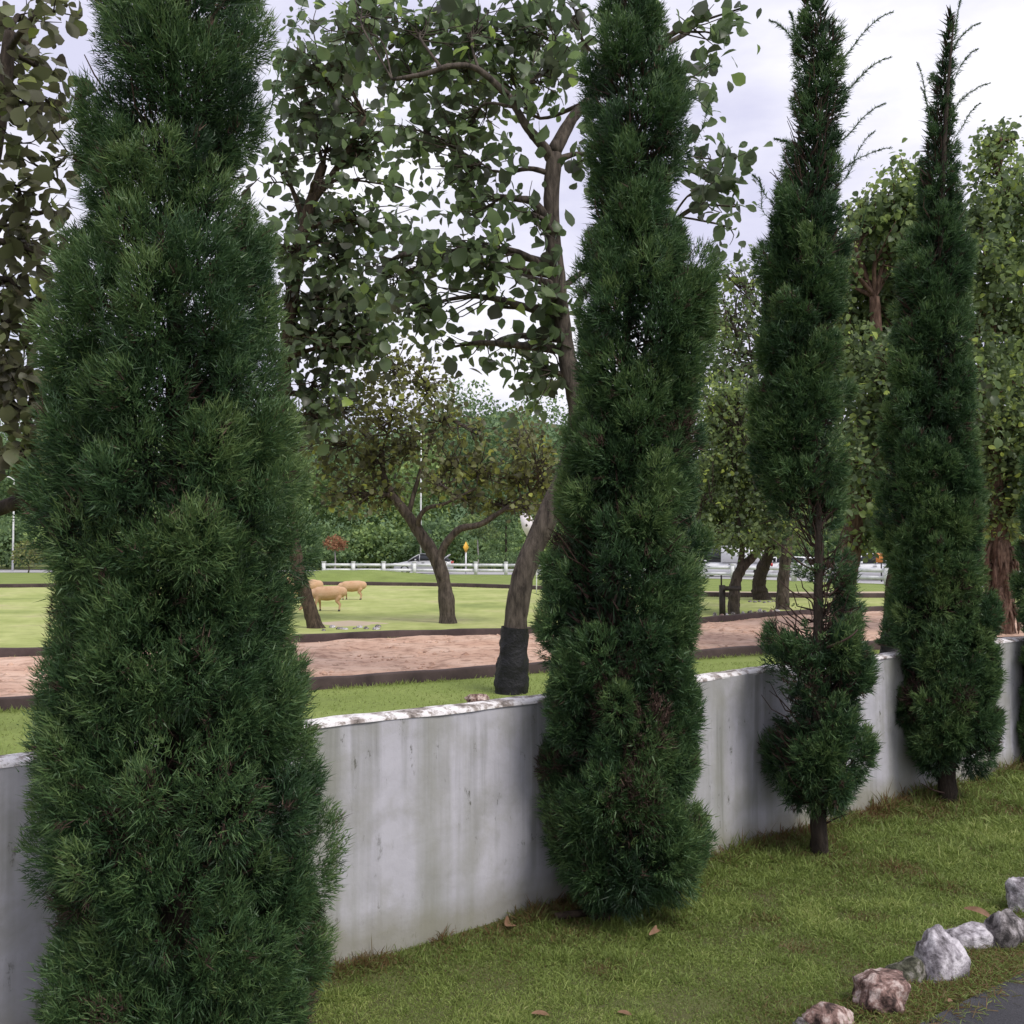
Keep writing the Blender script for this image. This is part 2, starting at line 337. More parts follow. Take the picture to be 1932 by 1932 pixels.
rng = R(81); n = 2600; ka, kb = spline(KA, 800), spline(KB, 800); i_ = rng.integers(60, 760, n); t_ = .04 + .92 * rng.random(n)
P = ka[i_] * (1 - t_[:, None]) + kb[i_] * t_[:, None]; keep_ = np.abs(P[:, 0] / P[:, 1]) < .6; P = P[keep_]; n = len(P); P[:, 2] = .03
octa = np.array([[1, 0, 0], [-1, 0, 0], [0, 1, 0], [0, -1, 0], [0, 0, 1], [0, 0, -1.]]); of = np.array([[0, 2, 4], [2, 1, 4], [1, 3, 4], [3, 0, 4], [2, 0, 5], [1, 2, 5], [3, 1, 5], [0, 3, 5]])
sz = (.014 + .05 * rng.random(n) ** 3)[:, None, None] * (.6 + .8 * rng.random((n, 6, 3))) * np.array([1.3, 1.3, .7])
V = (octa[None] * sz + P[:, None]).reshape(-1, 3); Fq = (of[None] + (np.arange(n) * 6)[:, None, None]).reshape(-1, 3)
tag(link('dirt_clods', mesh_np('dirt_clods', V, [Fq], MAT['dirt'])), 'loose clods and pebbles strewn over the pink dirt track', 'dirt', kind='stuff')
# ------------------------------------------------------------------ near lawn, driveway
RL = np.array([gp(1540, 1932), gp(1665, 1905), gp(1775, 1862), gp(1890, 1795), gp(1940, 1730)])      # line of rocks
def rock_line_x(Y):   # X of the rock line at depth Y
    a, b = RL[0], RL[-1]; return a[0] + (Y - a[1]) * (b[0] - a[0]) / (b[1] - a[1])
ALONG = nrm(RL[-1] - RL[0])
def lawn_h(x, y): return .012 + .022 * vnoise(x * 1.3, y * 1.3, 2) + .012 * vnoise(x * 5, y * 5, 6)
nx, ny = 120, 60
Sg, Tg = np.meshgrid(np.linspace(-4.5, 14, nx), np.linspace(0, 1, ny), indexing='ij')
A = WP + WD * Sg[..., None]; 
edge = RL[0] + ALONG * (Sg[..., None] * 1.05 - 3.2) + np.array([.50, -.50, 0])
V = A * (1 - Tg[..., None]) + edge * Tg[..., None]; V[..., 2] = lawn_h(V[..., 0], V[..., 1])
i, j = np.meshgrid(np.arange(nx - 1), np.arange(ny - 1), indexing='ij')
tag(link('lawn', mesh_np('lawn', V.reshape(-1, 3), [np.stack([i * ny + j, i * ny + j + 1, (i + 1) * ny + j + 1, (i + 1) * ny + j], -1).reshape(-1, 4)], MAT['soil_lawn'], None, True)), kind='structure')
dA = np.array([RL[0] + ALONG * s + np.array([.30 * ALONG[1] + .03, -.30 * ALONG[0], 0]) for s in np.linspace(-6, 16, 30)])
dA[:, 0] += .05 * np.sin(np.arange(30) * 2.1); dB = dA + np.array([4.0, -4.0, 0])
strip('driveway', MAT['asphalt'], dA, dB, .055, 200)

# grass blades of the near lawn
def strands(P, D, Ln, Wd, droop, rng, tint, grav=np.array([0, 0, -1.]), mid=.55):
    """tapered two-piece blades; P,D (n,3)"""
    n = len(P); D = nrm(D)
    side = nrm(np.cross(D, rng.normal(size=(n, 3)))) * (Wd / 2)[:, None]
    Lc = Ln[:, None]; dr = droop[:, None] if np.ndim(droop) else droop
    m1 = P + D * Lc * mid + grav * (mid ** 2) * Lc * dr; tip = P + D * Lc * .96 + grav * Lc * dr
    V = np.stack([P - side, P + side, m1 + side * .8, m1 - side * .8, tip], 1).reshape(-1, 3)
    b = np.arange(n) * 5
    f4 = np.stack([b, b + 1, b + 2, b + 3], 1); f3 = np.stack([b + 3, b + 2, b + 4], 1)
    t = np.stack([tint - .08, tint - .08, tint, tint, tint + .1], 1).reshape(-1)
    return V, f3, f4, np.clip(t, 0, 1)
def blades(P, D, Ln, Wd, face, tint):
    """single tapered blades whose flat side looks along face"""
    D = nrm(D); side = nrm(np.cross(D, face)) * (Wd / 2)[:, None]; n = len(P)
    V = np.stack([P - side, P + side, P + D * Ln[:, None]], 1).reshape(-1, 3)
    return V, np.arange(n * 3).reshape(-1, 3), np.clip(np.stack([tint - .16, tint - .16, tint + .18], 1).reshape(-1), 0, 1)
CYP = {1: at(340, 2070, 3.05), 2: gp(1135, 1745), 3: gp(1545, 1620), 4: gp(1787, 1520), 5: np.array([4.10, 7.75, 0])}
for k in CYP: CYP[k][2] = 0
rng = R(11); n = 1500000
s_ = rng.random(n) * 17 - 4.2; t_ = rng.random(n) ** .9
P = WP + WD * s_[:, None]; Eg = RL[0] + ALONG * (s_[:, None] * 1.05 - 3.2) + np.array([.15, -.15, 0])
P = P * (1 - t_[:, None]) + Eg * t_[:, None]
dist = np.hypot(P[:, 0], P[:, 1])
wl = -wall_s(P)
keep = (P[:, 1] > 2.0) & (wl > .01) & (rng.random(n) < np.clip(1.25 * (3.6 / np.maximum(dist, 3)) ** 1.7, 0, 1)) & (P[:, 0] < P[:, 1] * .62 + .5) & (P[:, 0] > -P[:, 1] * .35 - .5) & (P[:, 1] > 2.7)
P = P[keep]; dist = dist[keep]; wl = wl[keep]; n = len(P)
P[:, 2] = lawn_h(P[:, 0], P[:, 1]) - .004
big = vnoise(P[:, 0] * 2.2, P[:, 1] * 2.2, 21); med = vnoise(P[:, 0] * 7, P[:, 1] * 7, 22)
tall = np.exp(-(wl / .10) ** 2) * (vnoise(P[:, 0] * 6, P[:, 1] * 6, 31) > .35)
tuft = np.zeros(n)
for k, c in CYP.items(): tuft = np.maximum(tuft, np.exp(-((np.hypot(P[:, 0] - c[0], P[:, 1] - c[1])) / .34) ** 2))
D = np.stack([rng.normal(size=n) * .75, rng.normal(size=n) * .75, .55 + rng.random(n)], 1)
Ln = (.016 + .022 * rng.random(n)) * (.6 + .9 * med) * (1 + 2.2 * tall + .9 * tuft + 1.1 * (rng.random(n) < .02) + .8 * (vnoise(P[:, 0] * 11, P[:, 1] * 11, 44) > .78)) * np.clip(dist / 4.2, .9, 1.6)
Wd = (.0022 + .0016 * rng.random(n)) * np.clip(dist / 3.8, .9, 2.2)
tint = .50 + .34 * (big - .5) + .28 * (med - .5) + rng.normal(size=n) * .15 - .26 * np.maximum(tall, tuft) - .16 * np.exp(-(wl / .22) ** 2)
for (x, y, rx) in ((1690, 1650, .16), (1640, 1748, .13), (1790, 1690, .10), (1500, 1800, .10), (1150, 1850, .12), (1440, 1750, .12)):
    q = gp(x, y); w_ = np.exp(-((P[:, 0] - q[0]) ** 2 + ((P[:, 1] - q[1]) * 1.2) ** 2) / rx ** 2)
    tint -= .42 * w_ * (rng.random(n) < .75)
bw = t_[keep] > .93; tint[bw] -= .25 * (rng.random(bw.sum()) < .5)
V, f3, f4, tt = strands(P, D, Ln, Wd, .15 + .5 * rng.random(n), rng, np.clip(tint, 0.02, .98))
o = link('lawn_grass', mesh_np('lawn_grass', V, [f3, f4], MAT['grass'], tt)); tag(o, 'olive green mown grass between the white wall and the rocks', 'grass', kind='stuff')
# coarse grass on the verge beyond the wall
rng = R(12); n = 150000
s_ = rng.random(n) * 26 - 9; t_ = rng.random(n)
KAs = spline(KA, 400); P = WP + WD * s_[:, None] + WN * .2
dirv = P / np.linalg.norm(P[:, :2], axis=1)[:, None]; Pm = P + nrm(P * np.array([1, 1, 0])) * (t_ * 9.5)[:, None]
# keep only blades on the wall side of the kerb
idx = np.argmin(np.abs((KAs[None, :, 0] / KAs[None, :, 1]) - (Pm[:, 0] / Pm[:, 1])[:, None]), axis=1)
ok = Pm[:, 1] < KAs[idx, 1] - .12
Pm = Pm[ok]; n = len(Pm); Pm[:, 2] = .002
D = np.stack([rng.normal(size=n) * .8, rng.normal(size=n) * .8, np.ones(n)], 1)
V, f3, tt = blades(Pm, D, .022 + .03 * rng.random(n), .007 + .006 * rng.random(n), np.array([0, -.6, 1.]) + .35 * rng.normal(size=(n, 3)), np.clip(.45 + rng.normal(size=n) * .18 + .3 * (vnoise(Pm[:, 0] * 1.5, Pm[:, 1] * 1.5, 3) - .5), 0, 1))
tag(link('verge_grass', mesh_np('verge_grass', V, [f3], MAT['fargrass'], tt)), 'short green grass just beyond the white wall', 'grass', kind='stuff')

rng = R(82); PP = []
for K_, n_, offs in ((KA, 5000, (-.10, .10)), (KB, 5000, (.12, -.12)), (KC, 2500, (-.14, .14))):
    c_ = spline(K_, 900); T_ = nrm(np.gradient(c_, axis=0)); S_ = np.stack([-T_[:, 1], T_[:, 0], 0 * T_[:, 0]], 1); i_ = rng.integers(40, 860, n_)
    o_ = offs[0] * (1 + .6 * np.abs(rng.normal(size=n_))); o_ = np.where(rng.random(n_) < .25, -o_, o_); q_ = c_[i_] + S_[i_] * o_[:, None] + rng.normal(size=(n_, 3)) * np.array([.06, .02, 0]); PP.append(q_[vnoise(i_ * .23, i_ * 0., 9) > .50])
P = np.concatenate(PP); n = len(P); P[:, 2] = .01
V, f3, tt = blades(P, np.stack([rng.normal(size=n) * .5, rng.normal(size=n) * .5, np.ones(n)], 1), .02 + .06 * rng.random(n) ** 2, .008 + .008 * rng.random(n), np.array([0, -1, .6]) + .35 * rng.normal(size=(n, 3)), np.clip(.35 + .2 * rng.normal(size=n), 0, 1))
tag(link('kerb_grass', mesh_np('kerb_grass', V, [f3], MAT['fargrass'], tt)), 'uneven tufts of grass growing along the brown kerbs', 'grass', kind='stuff')
# ------------------------------------------------------------------ white wall
wall = empty('garden_wall', WP, 'long low white plastered wall with grey streaks behind the cypresses', 'wall')
wall.rotation_euler = (0, 0, math.atan2(WD[1], WD[0]))
nu, nv, Th, Hh = 260, 22, .14, .955
u = np.linspace(-6, 16, nu); zt = Hh - .012 + .010 * (vnoise(u * 2.5, u * 0, 3) - .5) + .006 * (vnoise(u * 11, u * 0, 4) - .5)
g = Geo()
for side in (0, 1):
    z = np.linspace(-.05, 1, nv); U_, Z_ = np.meshgrid(u, z, indexing='ij'); Zz = Z_ * zt[:, None]
    Y_ = (Th if side else 0) + .007 * (vnoise(U_ * 3, Zz * 3, 8 + side) - .5) + .004 * (vnoise(U_ * 12, Zz * 12, 9) - .5)
    V = np.stack([U_, Y_, Zz], -1).reshape(-1, 3); i, j = np.meshgrid(np.arange(nu - 1), np.arange(nv - 1), indexing='ij')
    f = np.stack([i * nv + j, (i + 1) * nv + j, (i + 1) * nv + j + 1, i * nv + j + 1], -1).reshape(-1, 4)
    g.add(V, f4=f if side == 0 else f[:, ::-1])
me = g.mesh('wall_face', MAT['wall'], smooth=True); link('wall_face', me, wall)
g = Geo(); rows = []
for off, dz in ((-.004, -.006), (.000, .004), (.03, .014), (.07, .016), (.11, .013), (Th + .001, .003), (Th + .004, -.008)):
    q = np.stack([u, off + .006 * (vnoise(u * 8, u * 0 + off * 40, 5) - .5), zt + dz + .010 * (vnoise(u * 9, u * 0 + off * 70, 6) - .5) * (dz > .01)], 1); rows.append(q)
V = np.stack(rows, 1).reshape(-1, 3); m_ = len(rows); i, j = np.meshgrid(np.arange(nu - 1), np.arange(m_ - 1), indexing='ij')
g.add(V, f4=np.stack([i * m_ + j, (i + 1) * m_ + j, (i + 1) * m_ + j + 1, i * m_ + j + 1], -1).reshape(-1, 4))
o = link('wall_top', g.mesh('wall_top', MAT['walltop']), wall); o['label'] = 'flaking white wall top with dark lichen'

# ------------------------------------------------------------------ cypresses
def clamp_wall(V, rng, lim=-.012):
    s = wall_s(V); over = np.maximum(0, s - lim)
    low = V[:, 2] < .99
    V = V - (over * low * (1.0 + .25 * rng.random(len(V))))[:, None] * WN
    V[:, 2] = np.maximum(V[:, 2], .015)
    return V
def cypress(k, label, prof, d, mounds, per, wd, trunk, seed, holes=(), shoots=(), ls=1.0, bare=(), deadn=1.0, core=16000, through=False):
    base = CYP[k]; rng = R(seed)
    T = empty('cypress_tree', base, label, 'tree', 'cypresses in a row before the wall')
    pr = np.array([[at(x0, y, d)[2], at(x0, y, d)[0], at(x1, y, d)[0]] for y, x0, x1 in prof]); pr = pr[np.argsort(pr[:, 0])]
    zs, xl, xr = pr.T
    zz = np.linspace(zs[0], zs[-1], 400); ww = np.interp(zz, zs, xr - xl); cdf = np.cumsum(ww + .05); cdf /= cdf[-1]
    m_ = mounds; z = np.interp((np.arange(m_) + .9 * rng.random(m_)) / m_, cdf, zz); th = np.arange(m_) * 2.39996 + 1.1 * rng.normal(size=m_)
    r = np.interp(z, zs, (xr - xl) / 2); cx = np.interp(z, zs, (xl + xr) / 2); topf = (z - zs[0]) / (zs[-1] - zs[0])
    Rm = ls * (.055 + .085 * rng.random(m_) ** 1.4) * (1 - .3 * topf ** 2) * np.clip(r / .20, .34, 1); Hm = Rm * (1.25 + .7 * rng.random(m_)); z = np.maximum(z, zs[0] + .9 * Hm)
    lob = np.clip(1.5 * vnoise(th * 1.1 + 5, z * 2.9 + seed, seed) - .25, 0, 1)
    rr = np.maximum(.004, r - 1.0 * Rm - .022 * np.clip(r / .2, .4, 1)) * (.80 + .25 * lob) + .04 * (rng.random(m_) < .14) * np.clip(r / .2, 0, 1)
    C = np.stack([cx + np.cos(th) * rr, base[1] + np.sin(th) * rr, z - .3 * Hm], 1)
    out = np.stack([np.cos(th), np.sin(th), 0 * th], 1)
    E = np.radians(52 + 26 * rng.random(m_)); ax = nrm(out * np.cos(E)[:, None] + np.array([0, 0, 1]) * np.sin(E)[:, None] + .12 * rng.normal(size=(m_, 3)))
    e1 = nrm(np.cross(ax, np.array([.31, .2, .3]) + 0 * ax)); e2 = np.cross(ax, e1)
    dead = rng.random(m_) < .035 * (topf < .5); mt = .46 + .14 * rng.normal(size=m_)
    # tufts over the outer face of every mound
    n = m_ * per; pm = Rm * Hm + .004; own = np.searchsorted(np.cumsum(pm) / pm.sum(), rng.random(n) * .999999); rep = lambda a: a[own]
    u = nrm(rng.normal(size=(n, 3))); uw = u[:, :1] * rep(e1) + u[:, 1:2] * rep(e2) + u[:, 2:] * rep(ax)
    flip = np.sum(uw * rep(out), 1) < -.45; uw[flip] *= -1; u[flip] *= -1
    sh_ = .82 + .18 * rng.random((n, 1))
    P = rep(C) + (u[:, :1] * rep(e1) + u[:, 1:2] * rep(e2)) * rep(Rm)[:, None] * sh_ + rep(ax) * (u[:, 2] * rep(Hm))[:, None] * sh_
    tdir = nrm(.80 * uw + .72 * rep(ax) + .16 * rng.normal(size=(n, 3)) + np.array([0, 0, -.55]) * (1 - rep(topf))[:, None] * (u[:, 2:] < .2))
    tt_ = rep(mt + .22 * (lob - .5)) + .06 * rng.normal(size=n) + .14 * u[:, 2] + .16 * np.sum(uw * rep(out), 1) - .08 + 1.2 * (sh_[:, 0] - .93)  # tint drops in recesses and rises outward, painting shade between the mounds
    dd_ = rep(dead) & (rng.random(n) < .8) | (rng.random(n) < .02)
    keep = rep((rng.random(m_) > .30 * np.clip(topf * 1.5 - .35, 0, 1)) | (r < .10))
    for (hx, hy, hr, keepf) in holes:
        q = at(hx, hy, d); inh = (np.hypot(P[:, 0] - q[0], P[:, 2] - q[2]) < hr / F * d * (.75 + .5 * rng.random(n))) & (through | (P[:, 1] < base[1] + .1)); keep &= ~(inh & (rng.random(n) > keepf))
    rscale = rep(np.clip(r / .2, .5, 1)); P, tdir, tt_, dd_, uw, rscale = P[keep], tdir[keep], tt_[keep], dd_[keep], uw[keep], rscale[keep]; n = len(P)
    S = 16; rs = lambda a: np.repeat(a, S, axis=0); N_ = n * S; tq = rng.random(N_)
    D = rs(tdir) + .36 * rng.normal(size=(N_, 3)); Ls = (.016 + .022 * rng.random(N_)) * ls * np.clip(d / 4.2, .9, 1.25) * rs(rscale) * rs(.6 + .7 * rng.random(n))
    B = rs(P) + rs(tdir) * ((tq - .65) * .036 * ls)[:, None] + .008 * rng.normal(size=(N_, 3))
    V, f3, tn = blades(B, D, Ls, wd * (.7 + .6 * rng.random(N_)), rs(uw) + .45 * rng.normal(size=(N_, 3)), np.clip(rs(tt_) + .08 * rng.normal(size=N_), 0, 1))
    V = clamp_wall(V, rng); ds = rs(dd_)
    def sub(mask):
        i_ = np.where(mask)[0]; vi = (i_[:, None] * 3 + np.arange(3)).ravel(); return V[vi], np.arange(len(i_) * 3).reshape(-1, 3), tn[vi]
    G = Geo(); v_, a3, t3 = sub(~ds); G.add(v_, a3, None, t3)
    Dd = Geo(); v_, a3, t3 = sub(ds)
    if len(v_): Dd.add(v_, a3, None, np.clip(rng.random(len(v_)) * .9, 0, 1))
    # old growth inside, tinted extra dark to paint shade into the pockets
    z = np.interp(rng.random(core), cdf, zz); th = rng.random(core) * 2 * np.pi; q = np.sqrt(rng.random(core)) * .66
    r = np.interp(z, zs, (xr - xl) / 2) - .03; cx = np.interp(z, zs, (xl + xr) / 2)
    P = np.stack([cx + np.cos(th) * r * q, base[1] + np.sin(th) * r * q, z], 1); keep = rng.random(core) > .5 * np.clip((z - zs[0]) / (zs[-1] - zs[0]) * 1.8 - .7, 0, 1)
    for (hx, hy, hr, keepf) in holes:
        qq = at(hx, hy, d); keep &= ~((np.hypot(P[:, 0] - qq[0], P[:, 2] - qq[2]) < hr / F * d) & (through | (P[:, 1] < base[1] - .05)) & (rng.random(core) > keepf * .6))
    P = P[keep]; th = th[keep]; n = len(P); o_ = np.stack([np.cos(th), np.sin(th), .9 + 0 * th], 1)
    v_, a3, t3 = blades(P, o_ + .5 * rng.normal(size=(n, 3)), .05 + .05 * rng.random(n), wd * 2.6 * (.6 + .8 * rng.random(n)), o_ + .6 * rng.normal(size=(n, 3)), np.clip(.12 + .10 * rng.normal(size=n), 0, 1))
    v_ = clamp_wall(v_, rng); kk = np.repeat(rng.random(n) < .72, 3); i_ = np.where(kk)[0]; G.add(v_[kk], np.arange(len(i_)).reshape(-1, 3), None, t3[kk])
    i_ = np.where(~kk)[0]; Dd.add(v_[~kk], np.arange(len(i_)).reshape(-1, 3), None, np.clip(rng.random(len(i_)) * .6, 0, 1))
    # feathery leading shoots that reach out of the crown, joined twigs with short scale sprays
    for (pts, ww_) in shoots:
        S = Geo(); x_, y_, d_ = pts[0]; cxx = (np.interp(-y_, -np.array([q[0] for q in prof])[::-1], np.array([(q[1] + q[2]) / 2 for q in prof])[::-1])); pts = [(x_ + (cxx - x_) * .45, y_ + .22 * abs(x_ - cxx) + 14, d_)] + list(pts)
        c_ = spline(np.array([at(x, y, d + dd) for x, y, dd in pts]), 16)
        S.tube(c_, np.linspace(.0022, .0005, 16) * ww_, 5, tint=.5)
        nS = int(240 * ww_); tq = rng.random(nS) ** .8; i0 = np.minimum((tq * 15).astype(int), 14)
        Pq = c_[i0] + (c_[i0 + 1] - c_[i0]) * (tq * 15 - i0)[:, None]; Tq = nrm(c_[i0 + 1] - c_[i0])
        v2, b3, b4, t2 = strands(Pq, Tq * 1.1 + .6 * rng.normal(size=(nS, 3)), (.014 + .040 * rng.random(nS)) * (1.15 - .85 * tq), np.full(nS, wd * .55), .1 * np.ones(nS), rng, np.clip(.45 + .15 * rng.normal(size=nS), 0, 1))
        S.add(v2, b3, b4, t2)
        link('feathery_shoot', S.mesh('feathery_shoot', MAT['cypress'], base), T)
    tag(link('crown', G.mesh('crown', MAT['cypress'], base), T), kind='stuff')
    # dead brown sprays and inner twigs
    nT = int(170 * deadn)
    for q in range(nT):
        z0 = zs[0] + (zs[-1] - zs[0]) * rng.random() ** 1.2 * .85; r0 = np.interp(z0, zs, (xr - xl) / 2); c0 = np.interp(z0, zs, (xl + xr) / 2); a = rng.random() * 2 * np.pi
        f_ = (z0) / max(.1, zs[-1]); x0 = base[0] + (c0 - base[0]) * .7
        p0 = np.array([x0, base[1], z0]); p2 = np.array([c0 + math.cos(a) * r0 * .82, base[1] + math.sin(a) * r0 * .82, z0 + .10 + .16 * rng.random()])
        p1 = (p0 + p2) / 2 + np.array([0, 0, -.03])
        tb = spline([p0, p1, p2], 6); 
        tb = clamp_wall(tb, rng)
        tb[1:-1] += rng.normal(size=(4, 3)) * .012; Dd.tube(tb, np.linspace(.006, .0015, 6), 4, cap=False, tint=.25 + .4 * rng.random())
    tag(link('dead_twigs', Dd.mesh('dead_twigs', MAT['cypress_dead'], base), T), kind='stuff')
    # bare limbs that show
    for pts, r0 in bare:
        B = Geo(); B.tube(spline(np.array([at(x, y, d + dd) for x, y, dd in pts]), 12), np.linspace(r0, r0 * .35, 12), 6, .3, seed, tint=.3)
        link('bare_limb', B.mesh('bare_limb', MAT['cypress_dead'], base, True), T)
    # trunk
    B = Geo(); tr = spline(np.array([base + np.array([0, 0, -.05])] + [at(x, y, d) for x, y in trunk[1:]]), 36); w0 = trunk[0]
    rad = w0 * np.linspace(1, .06, 36) ** 1.35; rad[:3] *= (1.5, 1.25, 1.08)
    B.tube(tr, rad, 12, .28, seed)
    link('trunk', B.mesh('trunk', MAT['bark_dark'], base, True), T)
    return T

# profiles: (photo y, left x, right x)
P1 = [(-430, 300, 330), (-300, 240, 400), (-150, 190, 480), (0, 165, 520), (100, 165, 525), (200, 150, 505), (250, 138, 492), (300, 132, 488), (400, 145, 496), (450, 148, 525), (550, 100, 548), (650, 75, 548),
      (800, 92, 570), (900, 75, 580), (1000, 78, 580), (1060, 108, 565), (1150, 112, 550), (1250, 95, 580), (1350, 75, 592), (1450, 72, 622), (1550, 78, 622), (1650, 92, 612), (1750, 92, 628), (1850, 84, 620), (1950, 95, 600), (2010, 140, 540)]
P2 = [(-330, 1185, 1200), (-150, 1150, 1235), (0, 1120, 1260), (100, 1098, 1280), (200, 1097, 1308), (280, 1102, 1325), (335, 1104, 1275), (400, 1088, 1288), (500, 1078, 1338), (560, 1072, 1368), (620, 1072, 1360), (700, 1078, 1342), (800, 1072, 1328),
      (900, 1052, 1332), (1000, 1042, 1332), (1100, 1006, 1332), (1150, 990, 1332), (1210, 1000, 1332), (1270, 1014, 1332), (1350, 1022, 1328), (1450, 1014, 1338), (1550, 1018, 1342), (1620, 1036, 1350), (1665, 1060, 1315), (1695, 1100, 1240)]
P3 = [(-60, 1535, 1548), (0, 1505, 1575), (60, 1497, 1612), (150, 1504, 1606), (250, 1486, 1602), (335, 1480, 1598), (375, 1447, 1598), (450, 1440, 1622), (550, 1434, 1606), (650, 1422, 1606), (700, 1434, 1600), (800, 1426, 1606), (900, 1420, 1606),
      (950, 1450, 1606), (1040, 1490, 1620), (1130, 1500, 1636), (1200, 1440, 1655), (1250, 1425, 1660), (1320, 1490, 1664), (1400, 1422, 1664), (1480, 1442, 1655), (1520, 1490, 1620)]
P4 = [(10, 1797, 1807), (100, 1779, 1808), (200, 1752, 1812), (300, 1736, 1822), (400, 1734, 1832), (500, 1696, 1846), (600, 1686, 1846), (700, 1686, 1846), (800, 1668, 1846), (900, 1658, 1856), (1000, 1666, 1866), (1100, 1684, 1876), (1200, 1676, 1894),
      (1300, 1684, 1900), (1400, 1692, 1898), (1425, 1715, 1870), (1448, 1760, 1815)]
P5 = [(560, 1995, 2010), (700, 1970, 2030), (900, 1925, 2070), (1000, 1916, 2085), (1150, 1912, 2095), (1300, 1912, 2095), (1390, 1920, 2080), (1430, 1960, 2040)]
cypress(1, 'biggest and nearest cypress, broad and dense at the left edge', P1, 3.05, 470, 100, .0035, [.075, (340, 1900), (335, 1500), (330, 1000), (330, 400), (320, -200), (315, -420)], 101,
        holes=[(290, 560, 30, .5), (395, 620, 38, .5), (310, 1000, 50, .55), (380, 1690, 45, .5), (230, 1010, 40, .5), (440, 480, 30, .6)], ls=1.05,
        shoots=[([(500, 230, 0), (530, 120, .05), (560, 40, .1), (585, -30, .1)], 1.3), ([(505, 200, 0), (545, 140, .05), (590, 90, .1)], 1.2), ([(200, 620, -.35), (190, 560, -.40), (185, 500, -.42)], 1.2)])
cypress(2, 'dense column cypress hiding the black-wrapped leaning trunk', P2, 4.5, 370, 88, .0048, [.06, (1135, 1600), (1150, 1300), (1170, 900), (1185, 500), (1190, 0), (1192, -300)], 102,
        holes=[(1200, 640, 38, .45), (1180, 1560, 30, .3), (1215, 1600, 25, .2), (1150, 700, 30, .5), (1190, 260, 20, .5)],
        shoots=[([(1310, 190, 0), (1325, 140, 0), (1345, 122, 0), (1360, 125, 0)], .9), ([(1320, 250, 0), (1335, 205, 0), (1350, 180, 0)], .8), ([(1130, 60, 0), (1112, 20, 0), (1095, 10, 0)], 1), ([(1250, 480, -.3), (1236, 430, -.35), (1228, 370, -.35)], 1)])
def sh(x0, y0, x1, y1, w=1.0, k=.25): return ([(x0, y0, 0), (x0 + (x1 - x0) * .35, y0 + (y1 - y0) * .5, 0), (x0 + (x1 - x0) * .7, y0 + (y1 - y0) * .85, 0), (x1, y1, 0)], w)
cypress(3, 'thin gappy cypress whose bare trunk shows between two tufts', P3, 5.47, 250, 76, .0056, [.05, (1545, 1560), (1546, 1400), (1543, 1180), (1545, 1000), (1540, 800), (1540, 500), (1545, 0)], 103,
        holes=[(1500, 1060, 75, .30), (1580, 1000, 50, .35), (1550, 1130, 40, .35), (1530, 1160, 60, .25), (1470, 1290, 50, .15), (1450, 1330, 45, .1), (1430, 1240, 40, .4), (1600, 1440, 35, .3), (1470, 1480, 40, .3), (1510, 1350, 30, .2), (1640, 1330, 30, .3), (1575, 830, 45, .35), (1580, 720, 30, .4), (1548, 1290, 30, .4), (1455, 480, 22, .5), (1500, 985, 55, .34), (1545, 1010, 55, .34), (1545, 1080, 60, .36), (1470, 1130, 55, .2), (1520, 1165, 40, .3), (1470, 1020, 60, .25)], deadn=2.4, through=True,
        shoots=[sh(1600, 100, 1685, 22, 1.4), sh(1605, 165, 1680, 108, 1.3), sh(1604, 250, 1672, 195, 1.1), sh(1600, 330, 1650, 248, 1.0), sh(1603, 310, 1683, 278, 1.1), sh(1500, 80, 1452, 38, 1.3), sh(1490, 270, 1462, 262, 1.2), sh(1445, 370, 1420, 330, 1.0), sh(1500, 60, 1490, 22, 1.2), sh(1440, 400, 1432, 335, .8), sh(1620, 440, 1655, 360, .9)],
        bare=[([(1543, 1080, 0), (1510, 1062, -.05), (1480, 1035, -.08), (1455, 1015, -.1)], .007), ([(1543, 1130, 0), (1500, 1120, -.05), (1470, 1095, -.05)], .006), ([(1548, 1110, 0), (1575, 1090, -.05), (1590, 1050, -.05)], .006),
              ([(1545, 1250, 0), (1500, 1240, -.1), (1470, 1200, -.12), (1462, 1160, -.1)], .007), ([(1543, 1010, 0), (1560, 975, 0), (1580, 960, 0)], .006), ([(1548, 1560, 0), (1575, 1545, -.05), (1600, 1535, -.1)], .006),
              ([(1546, 1500, 0), (1500, 1480, -.1), (1480, 1440, -.1)], .006), ([(1560, 1222, -.15), (1585, 1212, -.2), (1606, 1200, -.22), (1618, 1188, -.2)], .009)])
cypress(4, 'pointed cypress with an intact skirt and short bare foot', P4, 6.61, 320, 80, .0064, [.06, (1787, 1440), (1783, 1100), (1768, 700), (1780, 300), (1794, 100), (1801, 30)], 104,
        holes=[(1790, 650, 35, .4), (1760, 1440, 25, .4)],
        shoots=[sh(1803, 60, 1815, -10, 1.3), sh(1805, 80, 1850, 43, 1.1), sh(1810, 130, 1845, 92, .9), sh(1752, 215, 1730, 118, 1.3), sh(1755, 235, 1738, 165, 1.0), sh(1812, 190, 1868, 157, 1.1), sh(1815, 240, 1850, 195, .8), sh(1740, 560, 1715, 520, .8), sh(1815, 1155, 1868, 1118, .9), sh(1770, 1170, 1735, 1125, .9)],
        bare=[([(1787, 1498, 0), (1760, 1490, -.05), (1738, 1478, -.1)], .007)])
cypress(5, 'cypress cut off by the right edge', P5, 7.75, 150, 60, .0078, [.06, (2000, 1350), (2000, 1000), (2002, 600)], 105)

